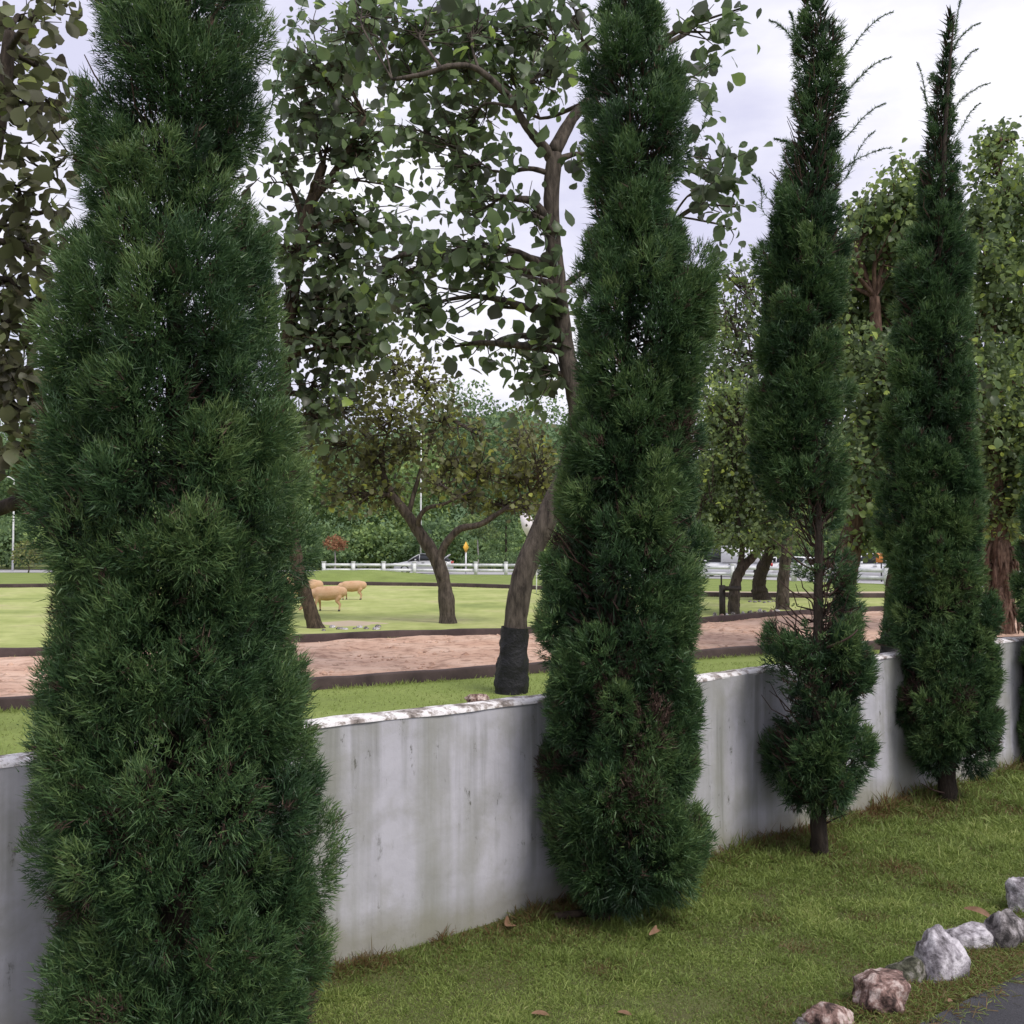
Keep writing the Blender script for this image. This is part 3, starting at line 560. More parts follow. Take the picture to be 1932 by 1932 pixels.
# ------------------------------------------------------------------ broad-leaved trees
def leaf_shape(curl, fold, w):
    Y = [0, .12, .32, .58, .82, 1.0]; Wt = [0, .10, .30, .40, .30, 0]
    V = []; 
    for y in Y: V.append([0, y, -curl * y * y])
    for sgn in (-1, 1):
        for y, ww in list(zip(Y, Wt))[1:5]: V.append([sgn * ww * w, y, -curl * y * y + fold * ww])
    f3, f4 = [], []
    for q, o in ((-1, 6), (1, 10)):
        f3.append([0, 1, o][:: q]); f4 += [[1, 2, o + 1, o][:: q], [2, 3, o + 2, o + 1][:: q], [3, 4, o + 3, o + 2][:: q]]; f3.append([4, 5, o + 3][:: q])
    return np.array(V, float), np.array(f3), np.array(f4)
LEAFV = [leaf_shape(c_, f_, w_) for c_, f_, w_ in ((.15, .25, 1.0), (.35, .45, 1.05), (.05, .12, .92), (.5, .2, .98))]
CARD = (np.array([[0, 0, 0], [-.34, .5, .08], [0, 1., -.1], [.34, .5, .08]], float), np.zeros((0, 3), int), np.array([[0, 3, 2, 1]]))
def leaf_frames(n, C, cen, rng, hang=.35):
    out = nrm(C - cen + .4 * rng.normal(size=C.shape)); s = nrm(out + .55 * rng.normal(size=C.shape) + np.array([0, 0, -hang]))
    nn = nrm(np.array([0, 0, 1.]) + .75 * rng.normal(size=C.shape)); x = nrm(np.cross(s, nn)); nn = np.cross(x, s)
    return np.stack([x, s, nn], 1)          # rows = axes
def place(shape, C, Fm, size, tint, G):
    V0, f3, f4 = shape; n, k = len(C), len(V0)
    V = (np.einsum('vi,nij->nvj', V0, Fm) * size[:, None, None] + C[:, None]).reshape(-1, 3)
    off = (np.arange(n) * k)[:, None, None]
    G.add(V, (f3[None] + off).reshape(-1, 3) if len(f3) else None, (f4[None] + off).reshape(-1, 4), np.repeat(tint, k))
LEAFMESH = {}
def leaf_mesh(matkey, k, q):
    key = (matkey, k, q)
    if key not in LEAFMESH:
        V0, f3, f4 = LEAFV[k]; LEAFMESH[key] = mesh_np('leaf', V0, [f3, f4], MAT[matkey], np.full(len(V0), (.12, .32, .5, .7, .95)[q]))
    return LEAFMESH[key]
def broad_tree(name, label, base, d, trunk, clusters, leaf, matkey, seed, nobj=0, barkkey='bark_brown', dspread=1.0, tintbias=0, simple_leaf=False, wrap=None, limbs=(), twigs=True, group=None, per=5, hang=.35, rootf=1.35):
    rng = R(seed); base = np.array([base[0], base[1], 0.])
    T = empty(name, base, label, 'tree', group)
    tp = np.array([[*at(x, y, d + dd), r] for x, y, dd, r in trunk]); tp[0, :3] = base + np.array([0, 0, -.08])
    C = spline(tp, 64); B = Geo(); rad = C[:, 3] * (1 + .16 * (vnoise(np.arange(64) * .33, np.zeros(64) + seed, seed) - .5)); rad[:3] *= (rootf, 1 + (rootf - 1) * .5, 1.05)
    B.tube(C[:, :3] + .018 * C[:, 3:] * R(seed + 7).normal(size=(64, 3)), rad, 16, .13, seed); link('trunk', B.mesh('trunk', MAT[barkkey], base, True), T)
    paths = [(C[20:, :3], C[20:, 3])]
    for pts in limbs:
        q = spline(np.array([[*at(x, y, d + dd), r] for x, y, dd, r in pts]), 18); B = Geo(); B.tube(q[:, :3], q[:, 3], 8, .2, seed + 3)
        link('branch', B.mesh('branch', MAT[barkkey], base, True), T); paths.append((q[4:, :3], q[4:, 3]))
    allp = np.concatenate([p for p, r in paths]); allr = np.concatenate([r for p, r in paths])
    LC, LF, LS, LT = [], [], [], []
    TW = Geo(); 
    for (x, y, rx, ry, n, *rest) in clusters:
        dd = rest[0] if rest else (rng.random() - .5) * 2 * dspread; tb = rest[1] if len(rest) > 1 else 0
        cen = at(x, y, d + dd); sx, sz = rx / F * d, ry / F * d
        # limb from the nearest lower wood to the cluster
        w_ = np.linalg.norm(allp - cen, axis=1) + 1.2 * np.maximum(0, allp[:, 2] - cen[2] + .2 * sz); k = int(np.argmin(w_)); p0 = allp[k]; r0 = min(allr[k] * .55, .07)
        mid = p0 * .45 + cen * .55 + rng.normal(size=3) * .12 * np.linalg.norm(cen - p0) + np.array([0, 0, .08 * np.linalg.norm(cen - p0)])
        path = spline([p0, mid, cen], 12); B = Geo(); B.tube(path, np.linspace(r0, .012, 12), 6, .25, seed + int(x), cap=False)
        link('branch', B.mesh('branch', MAT[barkkey], base, True), T)
        nt_ = max(1, int(n / per)); v = np.clip(rng.normal(size=(nt_, 3)), -2.1, 2.1) * .58; tips = cen + v * np.array([sx, (sx + sz) / 2, sz])
        if twigs:
            for tpn in tips[: 26]:
                q0 = path[rng.integers(5, 12)]; mm = (q0 + tpn) / 2 + rng.normal(size=3) * .10 * np.linalg.norm(tpn - q0)
                TW.tube(spline([q0, mm, tpn], 5), np.linspace(.011, .004, 5) * d / 12, 3, cap=False)
        tip = np.repeat(tips, per, axis=0); m_ = len(tip); pos = tip + rng.normal(size=(m_, 3)) * leaf * .55
        Fm = leaf_frames(m_, pos, tip, rng, hang)
        LC.append(pos); LF.append(Fm); LS.append(leaf * (.45 + .9 * rng.random(m_) ** 1.3))
        LT.append(np.clip(.42 + tintbias + tb + .16 * rng.normal(size=m_) + np.repeat(.14 * rng.normal(size=nt_), per) + .30 * (rng.random(m_) < .05), 0, 1))
    if TW.n: tag(link('twigs', TW.mesh('twigs', MAT[barkkey], base), T), kind='stuff')
    LC, LF, LS, LT = map(np.concatenate, (LC, LF, LS, LT))
    inview = (LC[:, 0] / LC[:, 1] > -.5) & (LC[:, 0] / LC[:, 1] < .5)
    size = LS / LC[:, 1] * inview; order = np.argsort(-size); isobj = np.zeros(len(LC), bool); isobj[order[:nobj]] = True
    for k in np.where(isobj)[0]:
        q = int(np.digitize(LT[k], (.22, .42, .6, .82))); o = link('leaf', leaf_mesh(matkey, k % 4, q), T)
        M = Matrix([[*(LF[k].T[r] * LS[k]), LC[k][r] - base[r]] for r in range(3)] + [[0, 0, 0, 1]]); o.matrix_local = M
    rest = ~isobj; G = Geo()
    if rest.any():
        if simple_leaf: place(CARD, LC[rest], LF[rest], LS[rest], LT[rest], G)
        else:
            for k in range(4):
                sel = rest & (np.arange(len(LC)) % 4 == k)
                if sel.any(): place(LEAFV[k], LC[sel], LF[sel], LS[sel], LT[sel], G)
        tag(link('crown', G.mesh('crown', MAT[matkey], base), T), kind='stuff')
    if wrap:
        h, key = wrap; sel = C[C[:, 2] < h]; B = Geo(); z0 = sel[:, :3]; 
        wr = np.interp(sel[:, 2], C[:, 2], rad) * 1.10 + .012
        wp = spline(np.column_stack([z0, wr]), 30); B.tube(wp[:, :3], wp[:, 3], 26, .05, seed + 5, cap=False); V_ = B.v[0]; th_ = np.tile(np.arange(26), 30) * 2 * np.pi / 26; zz_ = np.repeat(np.arange(30), 26); ctr = np.repeat(wp[:, :3], 26, axis=0); B.v[0] = ctr + (V_ - ctr) * (1 + .22 * (vnoise(np.cos(th_) * 2.2 + zz_ * .13 + 7, np.sin(th_) * 2.2 + zz_ * .22, seed) - .5) + .10 * (vnoise(np.cos(th_) * 5 + zz_ * .5, np.sin(th_) * 5 - zz_ * .45, seed + 1) - .5))[:, None]
        link('wrap', B.mesh('wrap', MAT[key], base, True), T)['label'] = 'black plastic sheet wound round the trunk foot'
    return T

# tree with the black wrapped foot (d 11.9)
bA = gp(965, 1308); dA_ = bA[1]
CA = [(700, 30, 80, 45, 75), (800, 60, 90, 50, 80), (900, 50, 80, 55, 75), (1000, 60, 70, 60, 70), (960, 140, 80, 60, 75), (870, 130, 70, 60, 70), (780, 150, 70, 55, 65),
      (1040, 130, 50, 70, 50), (800, 245, 70, 45, 55), (890, 235, 60, 50, 50), (880, 330, 60, 50, 55), (920, 390, 45, 40, 34), (1000, 400, 40, 50, 24), (870, 470, 75, 45, 70), (800, 500, 60, 40, 50),
      (930, 500, 40, 35, 26), (780, 580, 50, 50, 55), (720, 540, 60, 50, 55), (1020, 520, 35, 45, 20), (920, 650, 45, 30, 18), (850, 655, 30, 28, 14), (1015, 690, 40, 55, 60, 0), (990, 640, 30, 30, 14), (1040, 600, 30, 40, 18),
      (1340, 300, 50, 45, 42), (1350, 360, 40, 40, 30), (1330, 60, 40, 45, 26), (1400, 15, 15, 15, 5), (1300, 180, 60, 60, 22), (1250, 420, 60, 50, 20), (1390, 390, 22, 18, 5), (1380, 430, 22, 30, 6), (1120, 300, 40, 60, 20),
      (960, 300, 30, 40, 10), (940, 580, 30, 25, 8), (1085, 20, 50, 40, 30), (1180, 60, 60, 60, 30), (640, 60, 60, 40, 30)]
broad_tree('wrapped_tree', 'leaning big-leaved tree with its foot wrapped in black plastic', bA, dA_,
           [(966, 1308, 0, .155), (970, 1200, 0, .128), (986, 1090, 0, .125), (1028, 985, .05, .12), (1075, 880, .1, .115), (1090, 780, .1, .11), (1068, 660, .1, .10), (1050, 520, .05, .095), (1040, 390, 0, .09), (1046, 290, 0, .085)],
           [(a, b, c_ * 1.06, d_ * 1.06, int(n_ * 2.1), *r_) for a, b, c_, d_, n_, *r_ in CA], .175, 'teak', 201, 300, 'bark_grey', .9, wrap=(.76, 'black_wrap'), tintbias=-.02, rootf=1.1,
           limbs=[[(1045, 290, 0, .09), (1070, 240, .1, .075), (1100, 200, .2, .06), (1180, 130, .4, .045), (1300, 60, .5, .03)], [(1042, 300, 0, .07), (1020, 270, -.1, .06), (995, 240, -.2, .05), (960, 180, -.3, .035)],
                  [(1042, 430, 0, .06), (1010, 385, -.1, .05), (980, 375, -.2, .04), (930, 370, -.3, .03)], [(1046, 330, 0, .035), (1000, 318, -.05, .03), (960, 325, -.1, .02), (930, 322, -.1, .015)],
                  [(960, 180, -.3, .04), (900, 130, -.4, .035), (850, 125, -.5, .035), (800, 140, -.5, .03), (740, 150, -.5, .02)], [(1050, 560, .1, .04), (1090, 520, .2, .035), (1200, 460, .4, .03), (1330, 380, .5, .02)]])
# tree behind the nearest cypress (d 21.5)
bB = gp(598, 1188); dB_ = bB[1]
CB = [(600, 140, 60, 50, 60), (640, 210, 70, 45, 70), (570, 210, 40, 45, 40), (620, 280, 60, 40, 60), (690, 280, 50, 40, 45), (530, 310, 35, 35, 12), (510, 345, 25, 25, 8), (630, 340, 30, 30, 14), (600, 420, 60, 40, 60), (690, 420, 70, 35, 70),
      (560, 470, 50, 50, 50), (640, 490, 70, 45, 85), (610, 560, 60, 50, 90, 0, -.1), (680, 600, 60, 50, 80, 0, -.1), (600, 640, 60, 50, 80, 0, -.12), (660, 660, 60, 40, 60), (590, 720, 45, 45, 50, 0, -.1), (640, 100, 50, 50, 40), (560, 90, 30, 60, 24), (600, 790, 50, 40, 40), (540, 560, 40, 80, 40), (740, 350, 40, 22, 12)]
broad_tree('paddock_tree', 'slanting big-leaved tree beside the grazing sheep', bB, dB_,
           [(598, 1188, 0, .17), (582, 1140, 0, .14), (563, 1075, 0, .135), (545, 960, 0, .13), (535, 800, 0, .125), (545, 620, 0, .12), (572, 440, 0, .115), (590, 370, 0, .11), (610, 310, 0, .09)],
           [(a, b, c_ * 1.06, d_ * 1.06, int(n_ * 2.7), *r_) for a, b, c_, d_, n_, *r_ in CB], .265, 'teak', 202, 300, 'bark_brown', 1.2, tintbias=-.06, limbs=[[(585, 385, 0, .09), (620, 340, -.1, .08), (655, 285, -.2, .06), (690, 220, -.3, .04)], [(575, 430, 0, .08), (560, 380, .1, .06), (540, 330, .2, .04)]])
# left edge tree (d 9)
bL = np.array([(-150 - CX) / F * 9, 9, 0.])
CL = [(40, 40, 50, 40, 26), (110, 20, 40, 35, 20), (20, 110, 50, 45, 30), (90, 130, 45, 40, 22), (30, 190, 60, 40, 34), (100, 200, 40, 40, 20), (30, 270, 50, 35, 24), (100, 300, 35, 30, 12), (30, 350, 50, 35, 26), (90, 400, 50, 35, 22), (30, 430, 50, 40, 30), (80, 480, 60, 40, 34),
      (30, 540, 60, 45, 40), (90, 560, 40, 40, 24), (30, 620, 60, 45, 44, 0, -.05), (40, 700, 60, 50, 50, 0, -.08), (30, 770, 60, 50, 50, 0, -.08), (60, 840, 50, 40, 36), (20, 860, 40, 30, 20), (90, 660, 40, 60, 24), (100, 780, 40, 60, 26)]
broad_tree('edge_tree', 'brownish big-leaved tree with an elbowed branch at left edge', bL, 9,
           [(-150, 1393, 0, .16), (-140, 1200, 0, .13), (-120, 1000, 0, .12), (-90, 800, 0, .11), (-50, 500, 0, .09), (0, 200, 0, .07), (20, 60, 0, .05)], [(a, b, c_, d_, int(n_ * 1.8), *r_) for a, b, c_, d_, n_, *r_ in CL], .155, 'brownleaf', 203, 300, 'bark_dark', .6,
           limbs=[[(-118, 985, 0, .07), (-50, 968, -.05, .065), (5, 958, -.08, .06), (38, 940, -.1, .055), (47, 905, -.1, .05), (45, 860, -.1, .04), (60, 800, -.1, .025)], [(-50, 500, 0, .04), (20, 400, 0, .03), (90, 330, 0, .02), (130, 290, 0, .012)]])
# small forked tree on the paddock edge (d 23)
bC = gp(846, 1178); dC_ = bC[1]
CC = [(720, 690, 70, 45, 420), (800, 720, 50, 45, 300, 0, .1), (650, 760, 60, 40, 300), (740, 780, 70, 40, 420), (620, 850, 55, 50, 380, 0, -.05), (700, 870, 60, 50, 420, 0, -.05), (770, 840, 60, 45, 360, 0, -.05), (660, 930, 55, 30, 260), (730, 930, 40, 30, 180), (840, 790, 50, 40, 200, 0, .12),
      (850, 870, 50, 40, 260), (910, 880, 50, 35, 260, 0, .1), (960, 900, 50, 40, 300, 0, .15), (1010, 860, 40, 50, 280), (980, 820, 40, 40, 200), (1030, 920, 35, 40, 220, 0, .1), (950, 950, 50, 22, 160, 0, .1), (880, 940, 40, 22, 120), (1000, 960, 30, 20, 90), (830, 910, 40, 30, 110), (900, 820, 30, 30, 60, 0, .2)]
broad_tree('forked_tree', 'small forked tree with olive leaves at the paddock edge', bC, dC_,
           [(846, 1178, 0, .20), (841, 1120, 0, .165), (832, 1075, 0, .155), (815, 1040, 0, .15), (795, 1010, 0, .14), (772, 975, 0, .12), (745, 940, 0, .10), (725, 900, 0, .07), (720, 850, 0, .05)],
           [(a, b, c_, d_, int(n_ * 1.05), *r_) for a, b, c_, d_, n_, *r_ in CC], .135, 'olive', 204, 300, 'bark_grey', 1.1, tintbias=.08, rootf=1.15, hang=.2,
           limbs=[[(825, 1062, 0, .11), (842, 1025, -.1, .085), (868, 998, -.2, .075), (905, 990, -.25, .06), (945, 965, -.3, .05), (1000, 930, -.3, .03)], [(788, 1000, 0, .07), (792, 975, -.2, .055), (808, 958, -.25, .045), (840, 950, -.3, .035), (900, 920, -.3, .02)], [(770, 972, 0, .06), (790, 900, .1, .045), (815, 820, .2, .03), (820, 760, .3, .02)]])
# green tree right of the second cypress (d 26.6)
bD = gp(1384, 1161); dD_ = bD[1]
CD = [(1370, 900, 60, 50, 420), (1420, 950, 60, 50, 420), (1360, 980, 45, 45, 300), (1470, 980, 45, 45, 280), (1390, 1015, 50, 22, 160), (1440, 870, 60, 50, 380, 0, .05), (1370, 820, 50, 55, 360, 0, .15), (1480, 900, 45, 60, 260), (1350, 760, 40, 40, 200, 0, .15), (1400, 760, 40, 50, 200, 0, .12), (1320, 920, 40, 80, 260)]
broad_tree('young_tree', 'young green tree with a slender Y trunk ringed by stones', bD, dD_,
           [(1384, 1161, 0, .17), (1385, 1130, 0, .15), (1388, 1100, 0, .14), (1398, 1075, 0, .13), (1425, 1045, 0, .10), (1448, 1010, 0, .08), (1455, 960, 0, .05)], [(a, b, c_ * 1.1, d_ * 1.1, int(n_ * 3.6), *r_) for a, b, c_, d_, n_, *r_ in CD], .115, 'bright', 205, 200, 'bark_grey', 1.0, limbs=[[(1392, 1090, 0, .09), (1398, 1060, 0, .075), (1400, 1020, 0, .06), (1390, 960, 0, .04)]])
bE = gp(1439, 1133); dE_ = bE[1]
CE = [(1440, 980, 70, 45, 420), (1500, 960, 60, 50, 360), (1410, 930, 60, 50, 320), (1470, 1000, 50, 25, 160), (1520, 990, 40, 30, 140), (1560, 940, 50, 60, 300)]
broad_tree('dark_foot_tree', 'farther curved tree with a dark foot near the white cars', bE, dE_, [(1439, 1133, 0, .30), (1432, 1105, 0, .22), (1438, 1075, 0, .20), (1450, 1045, 0, .18), (1462, 1010, 0, .12), (1465, 960, 0, .08)], [(a, b, c_ * 1.1, d_ * 1.1, int(n_ * 2.4), *r_) for a, b, c_, d_, n_, *r_ in CE], .2, 'bright', 206, 60, 'bark_dark', 1.5, tintbias=-.08, simple_leaf=True)
bF = gp(1477, 1152); dF_ = bF[1]
broad_tree('brown_trunk_tree', 'straight pinkish brown trunk left of the thin cypress', bF, dF_, [(1477, 1152, 0, .20), (1478, 1100, 0, .16), (1484, 1040, 0, .15), (1490, 960, 0, .15), (1495, 850, 0, .12), (1500, 740, 0, .08)],
           [(1500, 820, 80, 60, 420), (1440, 800, 60, 60, 300), (1560, 780, 70, 60, 380), (1500, 720, 80, 50, 340), (1420, 700, 60, 60, 320), (1380, 660, 50, 60, 300, 0, .1), (1370, 580, 45, 60, 260, 0, .05), (1560, 880, 60, 60, 280), (1390, 520, 40, 40, 200, 0, .1), (1440, 600, 60, 60, 460), (1560, 680, 60, 60, 460), (1360, 720, 50, 60, 500), (1360, 800, 50, 60, 500), (1600, 620, 60, 90, 500), (1360, 620, 50, 60, 400), (1400, 860, 50, 60, 400)], .15, 'bright', 207, 200, 'bark_grey', 1.5, tintbias=-.03)
# big leaning trunk between third and fourth cypress (d 16)
bG = gp(1588, 1238); dG_ = bG[1]
CG = [(1640, 480, 60, 60, 420), (1690, 440, 60, 60, 380, 0, .05), (1660, 560, 60, 60, 420), (1640, 640, 60, 60, 420), (1700, 560, 60, 70, 420), (1620, 720, 60, 50, 340, 0, .05), (1680, 700, 60, 60, 380), (1640, 800, 50, 50, 260), (1700, 380, 40, 50, 220, 0, .12), (1580, 560, 60, 80, 300), (1690, 820, 50, 70, 300), (1660, 920, 40, 60, 220), (1720, 350, 30, 40, 120, 0, .2), (1640, 400, 45, 30, 140, 0, .1), (1600, 880, 50, 60, 200), (1630, 1010, 40, 30, 120, 0, .1)]
broad_tree('leaning_trunk_tree', 'tree with a thick reddish trunk leaning right behind the gappy cypress', bG, dG_,
           [(1588, 1238, 0, .17), (1592, 1150, 0, .15), (1602, 1060, 0, .145), (1620, 960, 0, .14), (1638, 870, 0, .13), (1650, 780, 0, .12), (1655, 680, 0, .10), (1650, 560, 0, .07)], [(a, b, c_ * 1.1, d_ * 1.1, int(n_ * 3.6), *r_) for a, b, c_, d_, n_, *r_ in CG + [(1580, 650, 60, 80, 260), (1620, 900, 50, 60, 200), (1720, 650, 60, 120, 300), (1720, 900, 60, 100, 260), (1560, 480, 50, 60, 160)]], .105, 'bright', 208, 300, 'bark_red', 1.2, tintbias=.02,
           limbs=[[(1640, 860, 0, .06), (1665, 800, -.1, .05), (1690, 740, -.2, .035)], [(1625, 950, 0, .05), (1600, 900, -.2, .04), (1580, 800, -.3, .03)]])
# shaggy trunk tree at right (d 20)
bI = gp(1892, 1200); dI_ = bI[1]
CI = [(1880, 420, 60, 60, 420, 0, -.02), (1920, 380, 50, 60, 340), (1860, 500, 50, 60, 360), (1920, 500, 60, 60, 400), (1880, 600, 60, 60, 420), (1930, 620, 50, 60, 340), (1870, 700, 50, 60, 360), (1930, 730, 50, 60, 340), (1890, 800, 60, 60, 400, 0, -.08), (1930, 860, 50, 50, 300, 0, -.08), (1890, 900, 50, 50, 280, 0, -.05), (1870, 300, 35, 45, 200, 0, .12), (1890, 262, 22, 18, 60, 0, -.05), (1920, 960, 45, 40, 200, 0, .05), (1880, 980, 30, 30, 100, 0, .15), (1990, 560, 60, 150, 400), (1990, 800, 60, 120, 300), (1840, 620, 40, 100, 260), (1830, 820, 40, 100, 240), (1790, 480, 50, 80, 260)]
TI = broad_tree('shaggy_trunk_tree', 'tall tree with shaggy reddish trunk right of the pointed cypress', bI, dI_,
           [(1892, 1200, 0, .20), (1890, 1120, 0, .20), (1890, 1060, 0, .20), (1888, 1020, 0, .17), (1880, 900, 0, .13), (1866, 720, 0, .11), (1872, 600, 0, .09), (1885, 480, 0, .07), (1890, 380, 0, .04)], [(a, b, c_ * 1.1, d_ * 1.1, int(n_ * 3.6), *r_) for a, b, c_, d_, n_, *r_ in CI], .115, 'bright', 209, 300, 'bark_red', 1.2, tintbias=.06)
rng = R(31); G = Geo()
for k in range(70):
    a = rng.random() * 2 * np.pi; z0 = .5 + 1.35 * rng.random(); c0 = at(1890, 1100, dI_); r_ = .20
    p0 = np.array([c0[0] + math.cos(a) * r_, c0[1] + math.sin(a) * r_, z0]); p2 = p0 + np.array([math.cos(a) * .07, math.sin(a) * .07, -.35 - .25 * rng.random()])
    G.tube(spline([p0, (p0 + p2) / 2 + np.array([math.cos(a), math.sin(a), 0]) * .05, p2], 5), np.array([.025, .03, .03, .02, .006]), 4, .3, k)
tag(link('hanging_bark', G.mesh('hanging_bark', MAT['bark_red'], bI), TI), kind='stuff')
# second wrapped trunk half hidden by the fourth cypress
bJ = gp(1684, 1242); dJ_ = bJ[1]
broad_tree('wrapped_tree', 'mostly hidden trunk wrapped in black touching left of the pointed cypress', bJ, dJ_, [(1684, 1242, 0, .15), (1682, 1190, 0, .13), (1684, 1120, 0, .11), (1700, 1000, 0, .10), (1730, 850, 0, .08), (1760, 700, 0, .06)],
           [(1760, 680, 60, 80, 260), (1800, 760, 60, 80, 240), (1730, 780, 50, 60, 200)], .13, 'teak', 210, 40, 'bark_brown', 1., wrap=(.42, 'black_wrap'))

# ------------------------------------------------------------------ far wood beyond the road and the few plants that stand out
def mass(name, crowns, leaf, matkey, seed, base=(0, 0, 0)):
    rng = R(seed); G = Geo(); LC, LF, LS, LT = [], [], [], []
    for (x, y, z, rx, rz, n, tb) in crowns:
        v = nrm(rng.normal(size=(n, 3))) * (.55 + .45 * rng.random((n, 1)) ** .5); v[:, 2] = np.abs(v[:, 2]) * np.where(rng.random(n) < .75, 1, -.6)
        lump = .72 + .45 * vnoise(np.arctan2(v[:, 1], v[:, 0]) * 2.2 + x, v[:, 2] * 3 + y, seed)
        pos = np.array([x, y, z]) + v * np.array([rx, rx, rz]) * lump[:, None]; pos[:, 2] = np.maximum(pos[:, 2], .05)
        s = nrm(v + .8 * rng.normal(size=(n, 3))); nn = nrm(v + np.array([0, 0, .6]) + .6 * rng.normal(size=(n, 3))); xx = nrm(np.cross(s, nn)); nn = np.cross(xx, s)
        LC.append(pos); LF.append(np.stack([xx, s, nn], 1)); LS.append(leaf * (.6 + .8 * rng.random(n))); LT.append(np.clip(.42 + tb + .15 * rng.normal(size=n), 0, 1))
    place(CARD, *map(np.concatenate, (LC, LF, LS, LT)), G)
    return link(name, G.mesh(name, MAT[matkey], base), None, base)
U, Q = np.meshgrid(np.linspace(-190, 190, 90), np.linspace(0, 1, 24), indexing='ij')
Zh = 23 * (Q * Q * (3 - 2 * Q)) * (.7 + .5 * vnoise(U * .03, Q * 2, 17)) + 3.5 * Q * vnoise(U * .16, Q * 9, 18) - .3
V = np.stack([U, 128 + 70 * Q - .12 * np.maximum(U, 0), Zh], -1).reshape(-1, 3); i, j = np.meshgrid(np.arange(89), np.arange(23), indexing='ij')
tag(link('hill', mesh_np('hill', V, [np.stack([i * 24 + j, (i + 1) * 24 + j, (i + 1) * 24 + j + 1, i * 24 + j + 1], -1).reshape(-1, 4)], mottled('wooded_hill', [(.3, (.04, .07, .04)), (.5, (.085, .14, .065)), (.7, (.15, .22, .09))], .55, .95, 1, .6), None, True)), kind='structure')
rng = R(41); cr = []
for k in range(46):      # front row of shrubs
    x = -62 + k * 2.9 + rng.normal() * 1; y = 93 + rng.random() * 5 - max(0, x) * .35; h = 2.0 + 3.0 * rng.random(); cr.append((x, y, h * .45, 2.2 + 1.4 * rng.random(), h * .62, 620, rng.normal() * .14 + .14))
for k in range(60):
    x = -75 + k * 2.7 + rng.normal() * 2; y = 101 + rng.random() * 9 - max(0, x) * .3; h = 8 + 7 * rng.random(); cr.append((x, y, h * .5, 2.8 + 1.8 * rng.random(), h * .55, 900, rng.normal() * .14 + .04))
for k in range(60):
    x = -95 + k * 3.6 + rng.normal() * 2; y = 118 + rng.random() * 16 - max(0, x) * .2; h = 17 + 4.5 * rng.random() + (2 if x > 18 else 0); cr.append((x, y, h * .62, 4 + 2 * rng.random(), h * .42, 900, rng.normal() * .14 - .02))
cr = [(a, b, c_, d_, e_, int(n_ * 2.0), t_ + .08) for a, b, c_, d_, e_, n_, t_ in cr]
o = mass('far_wood', cr, .42, 'wood', 42); tag(o, 'dense green wood of trees and bushes beyond the road', 'wood', kind='stuff')
# grey-brown undergrowth base so no ground shows below the wood
def small_tree(name, label, x, ybase, d, h, crowns, leaf, matkey, seed, r=.08, barkkey='bark_pale', cat='tree'):
    b = np.array([(x - CX) / F * d, d, 0.]); T = empty(name, b, label, cat)
    B = Geo(); B.tube(spline(np.array([b, b + [.05, 0, h * .5], b + [0, 0, h]]), 8), np.linspace(r, r * .5, 8), 7, .2, seed); link('trunk', B.mesh('trunk', MAT[barkkey], b, True), T)
    o = mass('crown', [(b[0] + cx_, b[1] + cy_, cz, rx, rz, n, tb) for cx_, cy_, cz, rx, rz, n, tb in crowns], leaf, matkey, seed)
    o.data.transform(Matrix.Translation(tuple(-b))); o.parent = T; tag(o, kind='stuff'); return T
small_tree('flowering_tree', 'small tree with a red-orange blossom crown beyond the fence', 632, 0, 88, 1.7, [(0, 0, 2.2, .9, .75, 420, .1), (.35, 0, 2.0, .6, .5, 160, -.1)], .22, 'redflower', 51)
small_tree('slender_tree', 'pale slender tree right of the dark car', 901, 0, 86, 2.6, [(0, 0, 3.6, 1.2, 1.0, 320, .15), (.9, 0, 3.0, .9, .6, 200, .1), (-.7, 0, 3.9, .7, .7, 160, .2)], .28, 'bright', 52, .10)
# tiered conifer
b = np.array([(955 - CX) / F * 88, 88, 0.]); T = empty('tiered_conifer', b, 'dark tiered conifer left of the leaning trunk', 'tree')
B = Geo(); B.tube(spline(np.array([b, b + [0, 0, 6.2]]), 8), np.linspace(.14, .03, 8), 7); link('trunk', B.mesh('trunk', MAT['bark_dark'], b, True), T)
rng = R(53)
for k in range(9):
    z = .8 + k * .6; rr_ = 1.75 * (1 - k / 10.5); G = Geo(); nS = int(420 * (1 - k / 14))
    a = rng.random(nS) * 2 * np.pi; q = rng.random(nS) ** .6; arm = np.round(a / (2 * np.pi / 9)) * (2 * np.pi / 9); a = arm + (a - arm) * .55
    P = np.stack([b[0] + np.cos(a) * rr_ * q, b[1] + np.sin(a) * rr_ * q, z + .16 * q + .05 * rng.normal(size=nS)], 1)
    v2, b3, b4, t2 = strands(P, np.stack([np.cos(a), np.sin(a), .25 + .2 * rng.normal(size=nS)], 1) + .5 * rng.normal(size=(nS, 3)), .22 + .15 * rng.random(nS), np.full(nS, .075), .25 * np.ones(nS), rng, np.clip(.5 + .15 * rng.normal(size=nS), 0, 1))
    G.add(v2, b3, b4, t2); tag(link('tier', G.mesh('tier', MAT['wood'], b), T), kind='stuff')
# pale shrub at the left
small_tree('tawny_shrub', 'tawny rounded shrub left of the nearest cypress', 55, 0, 80, .6, [(0, 0, 1.2, 1.3, 1.2, 420, .2)], .22, 'olive', 54, .06, 'bark_brown', 'shrub')
small_tree('clipped_hedge', 'low clipped green hedge right of the diamond sign', 925, 0, 84, .4, [(k * .9 - 1.6, 0, .75, .8, .75, 220, .05) for k in range(6)], .18, 'wood', 55, .05, 'bark_brown', 'hedge')

